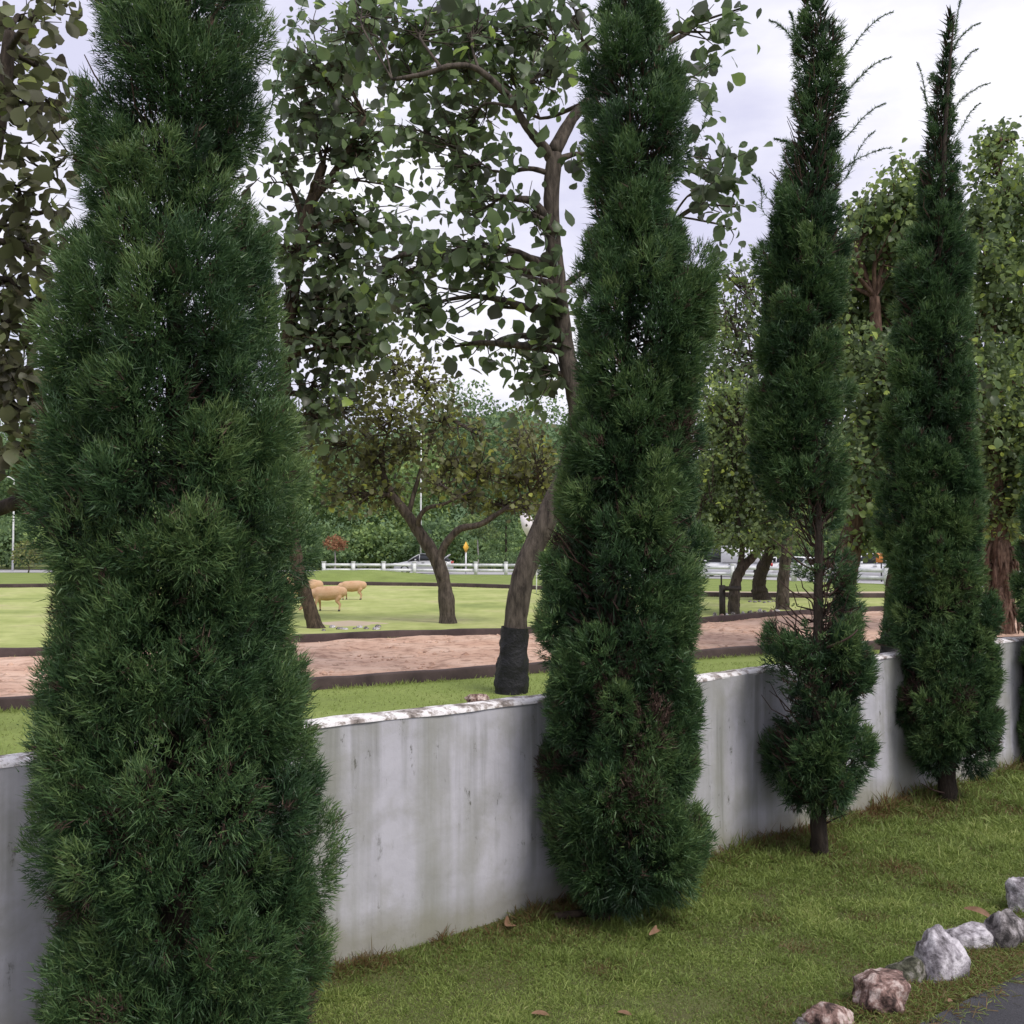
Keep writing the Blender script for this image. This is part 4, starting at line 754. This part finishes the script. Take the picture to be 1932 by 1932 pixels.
# ------------------------------------------------------------------ white post and rail fence
FS = spline(FENCE, 2000); seg = np.linalg.norm(np.diff(FS, axis=0), axis=1); acc = np.concatenate([[0], np.cumsum(seg)])
i0 = np.argmin(np.abs((FS[:, 0] / FS[:, 1] * F + CX) - 612)); i1 = np.argmin(np.abs((FS[:, 0] / FS[:, 1] * F + CX) - 2000))
npost = int((acc[i1] - acc[i0]) / 2.08); sp_ = np.linspace(acc[i0], acc[i1], npost)
FP = np.stack([np.interp(sp_, acc, FS[:, c]) for c in range(3)], 1)
fence = empty('rail_fence', FP[0], 'white two-rail fence along the far road', 'fence')
G = Geo(); G.box((0, 0, .42), (.24, .24, .88)); G.box((0, 0, .88), (.30, .30, .06)); pm = G.mesh('post', MAT['white'])
for q in FP: link('post', pm, fence, q - FP[0])
for a, b in zip(FP[:-1], FP[1:]):
    for z in (.68, .32):
        t = nrm(b - a); c = (a + b) / 2; G = Geo(); ln = np.linalg.norm(b - a)
        G.box((0, 0, 0), (ln - .244, .08, .19), np.array([t, np.cross([0, 0, 1], t), [0, 0, 1]])); o = link('rail', G.mesh('rail', MAT['white']), fence, c + np.array([0, 0, z]) - FP[0])

# ------------------------------------------------------------------ vehicles
MAT['car_dark'] = simple('dark_car_paint', (.42, .425, .44), .3, .2); MAT['car_white'] = simple('white_car_paint', (.78, .78, .8), .3)
MAT['glass'] = simple('car_glass', (.012, .014, .018), .08, 0, .6); MAT['tyre'] = simple('tyre_rubber', (.02, .02, .02), .9); MAT['rim'] = simple('wheel_rim', (.5, .5, .52), .35, .8)
MAT['lamp'] = simple('headlamp', (.75, .76, .8), .15); MAT['tail'] = simple('tail_lamp', (.45, .03, .03), .3); MAT['trim'] = simple('dark_trim', (.03, .03, .03), .6)
def loft(st, rings=10, flip=False):
    """st: (x, zbottom, ztop, halfwidth_bottom, halfwidth_top)"""
    V = []
    for x, zb, zt, wb, wt in st:
        h = zt - zb
        V.append([[x, -wb * .86, zb], [x, -wb, zb + .22 * h], [x, -(wb * .3 + wt * .7) , zb + .72 * h], [x, -wt * .88, zt - .03 * h], [x, 0, zt], [x, wt * .88, zt - .03 * h], [x, (wb * .3 + wt * .7), zb + .72 * h], [x, wb, zb + .22 * h], [x, wb * .86, zb]])
    V = np.array(V); n, k = V.shape[:2]; i, j = np.meshgrid(np.arange(n - 1), np.arange(k), indexing='ij'); j2 = (j + 1) % k
    f4 = np.stack([i * k + j, (i + 1) * k + j, (i + 1) * k + j2, i * k + j2], -1).reshape(-1, 4)
    V = V.reshape(-1, 3); V = np.vstack([V, V[:k].mean(0), V[-k:].mean(0)]); a, b = n * k, n * k + 1
    f3 = [[a, q, (q + 1) % k] for q in range(k)] + [[b, (n - 1) * k + (q + 1) % k, (n - 1) * k + q] for q in range(k)]
    return V, f3, f4
def car(label, x, d, paint, Ln=4.3, H=1.45, kind='suv', yaw=0.0):
    """front points to -X before yaw"""
    b = np.array([(x - CX) / F * d, d, .006]); T = empty({'van': 'parked_van', 'pickup': 'pickup_truck'}.get(kind, 'parked_car' if paint == 'car_white' else 'car'), b, label, {'van': 'van', 'pickup': 'pickup'}.get(kind, 'car')); T.rotation_euler = (0, 0, yaw)
    h = Ln / 2; z0 = .22
    G = Geo(); V, f3, f4 = loft([(-h, .32, .62, .62, .58), (-h + .1, z0, .74, .80, .70), (-h + .9, z0, .90, .87, .80), (-h + 1.3, z0, .95, .88, .83), (0, z0, .96, .89, .84), (h - .8, z0, .98, .88, .83), (h - .12, z0 + .03, .95, .82, .74), (h, .36, .80, .70, .62)]); G.add(V, f3, f4); link('body', G.mesh('body', MAT[paint]), T)
    if kind == 'pickup': cab = [(-h + 1.2, .93, .97, .80, .78), (-h + 1.85, .93, H - .03, .80, .62), (-h + 2.6, .93, H, .80, .64), (-h + 3.0, .93, H - .05, .80, .62), (-h + 3.1, .93, .98, .78, .74)]
    elif kind == 'van': cab = [(-h + .45, .90, .96, .82, .80), (-h + 1.15, .90, H - .05, .84, .74), (0, .90, H, .86, .78), (h - .4, .90, H - .03, .86, .76), (h - .1, .90, 1.0, .84, .78)]
    else: cab = [(-h + 1.05, .93, .96, .80, .76), (-h + 1.85, .93, H - .04, .80, .62), (-.1 * h, .93, H, .80, .66), (h - .75, .93, H - .06, .80, .62), (h - .18, .93, 1.0, .76, .70)]
    G = Geo(); V, f3, f4 = loft(cab); G.add(V, f3, f4); gl = link('cabin_glass', G.mesh('cabin_glass', MAT['glass']), T)
    if kind == 'van':
        for sgn in (-1, 1):
            G = Geo(); xs_ = (-h + 2.0, h - .25); V4 = np.array([[xs_[0], sgn * .90, .92], [xs_[1], sgn * .90, .92], [xs_[1], sgn * .80, H - .1], [xs_[0], sgn * .82, H - .1]]); V4 = np.vstack([V4, V4 - [0, sgn * .03, 0]]); G.add(V4, f4=[[0, 1, 2, 3], [7, 6, 5, 4], [0, 4, 5, 1], [1, 5, 6, 2], [2, 6, 7, 3], [3, 7, 4, 0]]); link('side_panel', G.mesh('side_panel', MAT[paint]), T)
    G = Geo(); xs = [c[0] for c in cab]; V, f3, f4 = loft([(xs[1] - .06, H - .09, H - .06, .60, .56), (xs[1] + .15, H - .05, H + .005, .665, .60), (xs[2], H - .04, H + .03, .69, .64), (xs[3], H - .09, H - .02, .66, .60), (xs[3] + .08, H - .14, H - .08, .62, .56)]); G.add(V, f3, f4); link('roof', G.mesh('roof', MAT[paint]), T)
    for sgn in (-1, 1):
        for px0, px1 in ((xs[0] + .06, xs[1]), (xs[2] - .05, xs[2] - .05), (xs[3] + .02, xs[4] - .04)):
            G = Geo(); G.tube(np.array([[px0, sgn * .825, .95], [(px0 + px1) / 2, sgn * .755, 1.2], [px1, sgn * .645, H - .05]]), .035, 6); link('pillar', G.mesh('pillar', MAT[paint]), T)
        G = Geo(); G.box((xs[0] + .55, sgn * .95, 1.0), (.12, .16, .12)); link('mirror', G.mesh('mirror', MAT[paint]), T)
        G = Geo(); G.box((-h + .06, sgn * .58, .70), (.16, .30, .11)); link('headlight', G.mesh('headlight', MAT['lamp']), T)
        G = Geo(); G.box((h - .05, sgn * .62, .80), (.12, .2, .2)); link('tail_light', G.mesh('tail_light', MAT['tail']), T)
        G = Geo(); G.box((0, sgn * .885, .80), (.22, .03, .035)); link('door_handle', G.mesh('door_handle', MAT['trim']), T)
        for wx in (-h + .82, h - .82):
            G = Geo(); a = np.linspace(0, 2 * np.pi, 20, endpoint=False)
            for r0, y0, r1, y1 in ((.31, .80, .31, .92), (.31, .92, .22, .925)):
                ring = np.vstack([np.stack([wx + np.cos(a) * r, sgn * y * np.ones(20), .31 + np.sin(a) * r], 1) for r, y in ((r0, y0), (r1, y1))])
                G.add(ring, f4=[[q, (q + 1) % 20, 20 + (q + 1) % 20, 20 + q] for q in range(20)])
            w = link('wheel', G.mesh('wheel', MAT['tyre']), T)
            G = Geo(); ring = np.vstack([np.stack([wx + np.cos(a) * .225, sgn * .915 * np.ones(20), .31 + np.sin(a) * .225], 1), [[wx, sgn * .93, .31]]]); G.add(ring, f3=[[q, (q + 1) % 20, 20] for q in range(20)]); link('rim', G.mesh('rim', MAT['rim']), w)
    return T
car('silver grey car passing behind the fence and forked tree', 800, 77.5, 'car_dark', 4.3, 1.45)
car('white van showing right beside the dense column cypress', 1385, 67, 'car_white', 5.2, 1.95, 'van', yaw=-.5)
car('white car behind the farther curved tree', 1478, 66, 'car_white', 4.2, 1.3, yaw=-.5)
car('white pickup left of the pointed cypress behind the fence', 1655, 59, 'car_white', 4.9, 1.5, 'pickup', yaw=-.5)

# ------------------------------------------------------------------ signs, poles, banner, grill
MAT['yellow'] = simple('yellow_sign', (.75, .42, .05), .5); MAT['orange'] = simple('orange_sign', (.62, .22, .05), .5); MAT['redsign'] = simple('red_sign', (.55, .06, .04), .5)
MAT['banner'] = mottled('banner_cloth', [(.3, (.66, .60, .66)), (.7, (.80, .75, .80))], 2, .8, .2, .01)
d = 76; b = np.array([(879 - CX) / F * d, d, 0.]); T = empty('diamond_sign', b, 'yellow diamond road sign on a white post', 'sign')
G = Geo(); G.tube(np.array([b, b + [0, 0, 1.75]]), .06, 8); link('post', G.mesh('post', MAT['white'], b), T)
G = Geo(); c = b + np.array([0, -.08, 1.92]); q = np.array([[0, 0, .42], [.42, 0, 0], [0, 0, -.42], [-.42, 0, 0]]) @ np.array([[.45, .89, 0], [-.89, .45, 0], [0, 0, 1]])
V = np.vstack([c + q, c + q + [.018, -.012, 0]]); G.add(V, f4=[[0, 1, 2, 3], [7, 6, 5, 4]] + [[k, 4 + k, 4 + (k + 1) % 4, (k + 1) % 4] for k in range(4)]); link('panel', G.mesh('panel', MAT['yellow'], b), T)
for x, d, h, lab in ((794, 92, 12.0, 'white lamp pole standing behind the forked tree'), (25, 85, 7.4, 'white lamp pole at the left edge of the picture')):
    b = np.array([(x - CX) / F * d, d, 0.]); T = empty('lamp_pole', b, lab, 'pole')
    G = Geo(); G.tube(np.array([b, b + [0, 0, h * .5], b + [0, 0, h]]), np.array([.08, .07, .05]), 10); link('pole', G.mesh('pole', MAT['white'], b, True), T)
    G = Geo(); G.tube(spline(np.array([b + [0, 0, h], b + [-.4, 0, h + .25], b + [-1.2, 0, h + .3]]), 8), .05, 6); link('arm', G.mesh('arm', MAT['white'], b, True), T)
    G = Geo(); G.box(b + [-1.4, 0, h + .3], (.5, .2, .1)); link('lamp_head', G.mesh('lamp_head', MAT['trim'], b), T)
d = 40; b = np.array([(1012 - CX) / F * d, d, 0.]); T = empty('feather_banner', b, 'pale feather banner left of the leaning trunk top', 'banner')
G = Geo(); G.tube(spline(np.array([b, b + [0, 0, 1.8], b + [-.25, 0, 3.0], b + [-.62, 0, 3.25]]), 14), .02, 6); link('pole', G.mesh('pole', MAT['white'], b), T)
pts = np.array([at(x, y, d) for x, y in ((980, 968), (998, 968), (1014, 994), (1006, 1014), (996, 1016), (985, 996))]); G = Geo()
V = np.vstack([pts, pts + [0, .02, 0]]); V[2:4, 1] -= .06; k_ = 6
G.add(V, f3=[[0, 5, 1], [1, 5, 2], [2, 5, 4], [2, 4, 3], [6, 7, 11], [7, 8, 11], [8, 10, 11], [8, 9, 10]], f4=[[k, (k + 1) % 6, 6 + (k + 1) % 6, 6 + k] for k in range(6)]); link('cloth', G.mesh('cloth', MAT['banner'], b), T)
d = 56; b = np.array([(1662 - CX) / F * d, d, 0.]); T = empty('roadside_sign', b, 'orange and red board on a post beside the white pickup', 'sign')
G = Geo(); G.tube(np.array([b, b + [0, 0, 1.2]]), .04, 8); link('post', G.mesh('post', MAT['trim'], b), T)
G = Geo(); G.box(b + [-.12, -.06, 1.28], (.36, .04, .5)); link('orange_panel', G.mesh('orange_panel', MAT['orange'], b), T)
G = Geo(); G.box(b + [.22, -.06, 1.38], (.28, .04, .34)); link('red_panel', G.mesh('red_panel', MAT['redsign'], b), T)
b = gp(1363, 1164); T = empty('post_grill', b, 'dark iron grill tray on a post beside the young tree', 'grill')
G = Geo(); G.box(b + [0, 0, .38], (.13, .13, .80)); link('post', G.mesh('post', MAT['rust'], b), T)
G = Geo(); G.box(b + [-.02, 0, .90], (.035, .035, .25)); link('rod', G.mesh('rod', MAT['rust'], b), T)
G = Geo(); c = b + np.array([.22, 0, .66])
G.box(c, (.42, .34, .02)); G.box(c + [0, -.17, .04], (.42, .015, .10)); G.box(c + [0, .17, .04], (.42, .015, .10)); G.box(c + [.21, 0, .04], (.015, .33, .10)); link('tray', G.mesh('tray', MAT['rust'], b), T)

# ------------------------------------------------------------------ sheep
MAT['fleece'] = mottled('shorn_fleece', [(.3, (.52, .30, .17)), (.7, (.66, .45, .30))], 4, .95, .5, .01, 'obj', fine=(40, [(.2, (.7, .7, .7)), (.7, (1, 1, 1))], .6)); MAT['hoof'] = simple('hoof', (.03, .025, .02), .7)
def sheep(label, loc, yaw, scale=1.0, graze=True, seed=1):
    T = empty('sheep', (*loc[:2], .006), label, 'sheep', 'sheep grazing in the paddock'); T.rotation_euler = (0, 0, yaw); T.scale = (scale,) * 3
    J = [(0, 0, .50, .19, .215), (.24, 0, .52, .175, .20), (.38, 0, .54, .13, .16), (.45, 0, .46, .03, .04), (-.22, 0, .50, .175, .20), (-.37, 0, .50, .12, .15)]
    E = [(0, 1), (1, 2), (2, 3), (0, 4), (4, 5)]
    neck = [(-.50, 0, .42, .09, .10), (-.60, 0, .28, .065, .07), (-.66, 0, .17, .06, .062), (-.74, 0, .07, .035, .035)] if graze else [(-.50, 0, .64, .07, .08), (-.57, 0, .76, .062, .066), (-.66, 0, .76, .058, .058), (-.78, 0, .71, .034, .034)]
    n0 = len(J); J += neck; E += [(5, n0), (n0, n0 + 1), (n0 + 1, n0 + 2), (n0 + 2, n0 + 3)]
    for s in (-1, 1):      # ears
        k = len(J); h = J[n0 + 1]; J += [(h[0] + .03, s * .10, h[2] + .02, .022, .014), (h[0] + .06, s * .16, h[2] - .01, .008, .008)]; E += [(n0 + 1, k), (k, k + 1)]
    feet = []
    for s in (-1, 1):
        k = len(J); J += [(.30, s * .10, .40, .085, .07), (.25, s * .11, .30, .055, .045), (.33, s * .11, .20, .032, .028), (.31, s * .11, .05, .024, .024)]; E += [(1, k), (k, k + 1), (k + 1, k + 2), (k + 2, k + 3)]; feet.append((.31, s * .11))
        k = len(J); fx = -.26 + .05 * s; J += [(-.26, s * .10, .40, .07, .06), (fx, s * .11, .24, .034, .032), (fx + .01, s * .11, .05, .024, .024)]; E += [(4, k), (k, k + 1), (k + 1, k + 2)]; feet.append((fx + .01, s * .11))
    G = Geo()
    for i_, j_ in E:
        A_, B_ = np.array(J[i_]), np.array(J[j_]); n_ = 7; t_ = np.linspace(0, 1, n_)[:, None]; L_ = A_ * (1 - t_) + B_ * t_
        G.tube(L_[:, :3], (L_[:, 3] + L_[:, 4]) / 2, 14)
    for j_ in J:
        a_ = np.linspace(0, np.pi, 9)[1:-1]; r_ = (j_[3] + j_[4]) / 2; G.tube(np.stack([j_[0] - np.cos(np.linspace(.15, np.pi - .15, 9)) * r_, np.full(9, j_[1]), np.full(9, j_[2])], 1), np.sin(np.linspace(.15, np.pi - .15, 9)) * r_, 14)
    o = link('body', G.mesh('body', MAT['fleece'], None, True), T)
    md = o.modifiers.new('join', 'REMESH'); md.mode = 'VOXEL'; md.voxel_size = .016; md.use_smooth_shade = True
    s2 = o.modifiers.new('soften', 'SMOOTH'); s2.factor = .5; s2.iterations = 6
    for x, y in feet:
        G = Geo(); G.tube(np.array([[x, y, 0], [x - .005, y, .03], [x, y, .07]]), np.array([.034, .030, .024]), 8); link('hoof', G.mesh('hoof', MAT['hoof']), T)
    return T
sheep('nearest tan sheep just right of the slanting trunk', gp(618, 1155), .12, .98, seed=1)
sheep('smaller tan sheep grazing alone farthest right', gp(664, 1133), .05, .92, seed=2)
sheep('tan sheep mostly hidden by the slanting trunk', gp(576, 1139), .1, 1.05, False, seed=3)

# ------------------------------------------------------------------ rocks, stones, fallen leaves, plank
ROCKS = []
def rock_mesh(name, sx, sy, sz, seed, mat, sub=4, rough=.26):
    bm = bmesh.new(); bmesh.ops.create_icosphere(bm, subdivisions=sub, radius=1); V = np.array([v.co[:] for v in bm.verts]); F_ = np.array([[v.index for v in f.verts] for f in bm.faces]); bm.free()
    rng = R(seed); nrmv = nrm(V); k = np.ones(len(V))
    for q in range(13):            # planed facets
        n_ = nrm(rng.normal(size=3)); c_ = .62 + .3 * rng.random(); dd = nrmv @ n_; k = np.minimum(k, np.where(dd > .05, c_ / np.maximum(dd, .05), 9))
    V = nrmv * k[:, None]
    V = V * (1 + rough * (vnoise(V[:, 0] * 2.5 + V[:, 2] * 1.7 + 9, V[:, 1] * 2.5 + V[:, 2], seed) - .5) + rough * .45 * (vnoise(V[:, 0] * 7 + V[:, 2] * 5, V[:, 1] * 7 - V[:, 2] * 4, seed + 2) - .5) + .05 * (vnoise(V[:, 0] * 19 + V[:, 2] * 13, V[:, 1] * 19 - V[:, 2] * 11, seed + 4) - .5))[:, None]
    return mesh_np(name, V * np.array([sx, sy, sz]), [F_], mat, None, False)
def rock(label, x, yb, w, h, mat, seed, rot=0, depth=.8, name='rock', group=None, cat='rock', sink=.26, sub=4):
    b = gp(x, yb); k = b[1] / F; sx, sz = w / 2 * k * 1.08, h / 2 * k * 1.12
    ROCKS.append((b, sx)); o = link(name, rock_mesh(name, sx, sx * depth, sz * 1.06, seed, MAT[mat], sub), None, b + np.array([0, 0, sz * (1 - sink)])); o.rotation_euler = (0, 0, rot); return tag(o, label, cat, group)
rock('big pale rounded rock at the driveway edge', 1778, 1862, 108, 108, 'rock_white', 301, .4)
rock('flat white rock behind the big pale rock', 1822, 1802, 108, 62, 'rock_white', 302, .2, .7)
rock('pinkish brown rock second from the bottom edge', 1662, 1918, 128, 84, 'rock_pink', 303, .3)
rock('low mossy rock left of the big pale rock', 1712, 1868, 90, 62, 'rock_moss', 304, .5)
rock('pale pinkish rock cut by the bottom edge', 1570, 1950, 105, 58, 'rock_pink', 305, .1)
rock('small grey stone at the bottom edge', 1520, 1955, 45, 34, 'rock_grey', 306)
rock('grey blotched rock right of the flat white rock', 1892, 1800, 84, 92, 'rock_grey', 307, .8)
rock('whitish rock cut by the right edge', 1925, 1728, 74, 72, 'rock_white', 308, .3)
rock('dark low stone under the right edge rock', 1935, 1775, 50, 45, 'rock_grey', 309)
rock('brown stone lying on the grass beyond the wall top', 900, 1332, 46, 22, 'rock_pink', 310, .2, sink=.1)
rng = R(61)
ORD = ('first', 'second', 'third', 'fourth', 'fifth', 'sixth', 'seventh', 'eighth', 'ninth', 'tenth', 'eleventh', 'twelfth')
def STL(where, k, n): return 'small stone, %s from left in the %s' % (ORD[k], where) if k < n - 1 else 'small stone, last at right in the %s' % where
for k in range(12):
    x = 1350 + k * 10.5 + rng.normal() * 2; rock(STL('ring round the young tree foot', k, 12), x, 1166 - k * .9 + rng.normal() * 1.5, 9 + 6 * rng.random(), 6 + 4 * rng.random(), ('rock_grey', 'rock_pink', 'rock_white')[k % 3], 320 + k, rng.random(), name='stone', group='stones ringing the young tree', cat='stone', sub=2)
for k in range(6):
    rock(STL('ring round the dark foot tree', k, 6), 1415 + k * 9, 1137 + rng.normal(), 8, 5, 'rock_grey', 340 + k, name='stone', group='stones ringing the dark foot tree', cat='stone', sub=2)
for k in range(9):
    rock(STL('row beside the slanting trunk foot', k, 9), 612 + k * 13 + rng.normal() * 4, 1188 + rng.normal() * 2, 9 + 8 * rng.random(), 6 + 3 * rng.random(), ('rock_grey', 'rock_white')[k % 2], 360 + k, name='stone', group='stones beside the slanting trunk', cat='stone', sub=2)
# bare soil below the slanting tree
c = gp(660, 1180); a = np.linspace(0, 2 * np.pi, 28, endpoint=False); rr_ = 1 + .2 * np.sin(a * 3) + .12 * np.sin(a * 7 + 1)
V = np.vstack([np.stack([c[0] + np.cos(a) * 1.25 * rr_, c[1] + np.sin(a) * 1.0 * rr_, 0 * a - .02], 1), [[c[0], c[1], .11]]])
tag(link('bare_soil', mesh_np('bare_soil', V, [np.array([[k, (k + 1) % 28, 28] for k in range(28)])], MAT['tan'])), kind='structure')
def dry_leaf(label, x, y, ln, wd_, rot, tilt, curl, seed, zz=.03):
    n_ = 9; t = np.linspace(0, 1, n_); wv = np.sin(np.pi * np.clip(t * .93 + .05, 0, 1)) ** .7 * wd_ / 2; G = Geo(); k = gp(x, y)
    cl = np.stack([t * ln - ln / 2, 0 * t, curl * ln * np.sin(t * 3.0)], 1)
    V = np.concatenate([cl + np.stack([0 * t, s * wv, abs(s) * wv * .5], 1) for s in (-1, 0, 1)]); V2 = V - [0, 0, .0015]
    f = [[q, q + 1, n_ + q + 1, n_ + q] for q in range(n_ - 1)] + [[n_ + q, n_ + q + 1, 2 * n_ + q + 1, 2 * n_ + q] for q in range(n_ - 1)]
    G.add(V, f4=f); o = link('dry_leaf', G.mesh('dry_leaf', MAT['dryleaf'], None, True), None, k + np.array([0, 0, zz])); o.rotation_euler = (tilt, .25, rot); return tag(o, label, 'leaf')
dry_leaf('curled dry leaf standing in grass right of the second trunk', 1230, 1790, .115, .028, 1.25, .8, .25, 1, .06)
dry_leaf('dry triangular leaf near the wall foot', 958, 1768, .085, .055, 1.3, .7, .12, 2, .05)
dry_leaf('orange dry leaf at the bottom edge, left one', 1022, 1936, .07, .030, .1, .1, .06, 3, .034)
dry_leaf('orange dry leaf at the bottom edge, right one', 1180, 1934, .055, .024, -.2, .12, .07, 4, .034)
dry_leaf('tan dry leaf lodged behind the flat white rock', 1848, 1772, .12, .03, -.6, .5, .16, 5, .10)
dry_leaf('small dry leaf on the driveway', 1795, 1925, .03, .02, .5, .1, .1, 6, .062)
b = gp(1080, 1752); G = Geo(); G.box((0, 0, 0), (.15, .03, .02), tint=.4); o = link('board_offcut', G.mesh('board_offcut', MAT['bark_brown']), None, b + [0, 0, .06]); o.rotation_euler = (.15, -.05, .25); tag(o, 'short dark board offcut in the grass at the second cypress', 'board')
# rough grass and straw along the driveway edge between the rocks
rng = R(71); n = 30000; s_ = rng.random(n) * 3.6 - .8; o_ = rng.normal(size=n) * .075 + .20
P = RL[0] + ALONG * s_[:, None] + np.array([ALONG[1], -ALONG[0], 0]) * o_[:, None]; P[:, 2] = .045 + .015 * (o_ > .3)
pt = vnoise(P[:, 0] * 9, P[:, 1] * 9, 5) > .30; P = P[pt]
for b_, sx_ in ROCKS[:9]:
    a_ = rng.random(420) * 2 * np.pi; q_ = sx_ * (.80 + .40 * rng.random(420)); P = np.vstack([P, np.stack([b_[0] + np.cos(a_) * q_, b_[1] + np.sin(a_) * q_ * .85, np.full(420, .02)], 1)])
n = len(P)
V, f3, f4, tt = strands(P, np.stack([rng.normal(size=n) * .8, rng.normal(size=n) * .8, .25 + .7 * rng.random(n)], 1), .025 + .05 * rng.random(n), .0022 + .001 * rng.random(n), .3 + .4 * rng.random(n), rng, np.clip(.26 + .26 * rng.normal(size=n), 0.02, .95))
tag(link('edge_grass', mesh_np('edge_grass', V, [f3, f4], MAT['grass'], tt)), 'dry straw and grass tufts between the rocks and the asphalt', 'grass', kind='stuff')
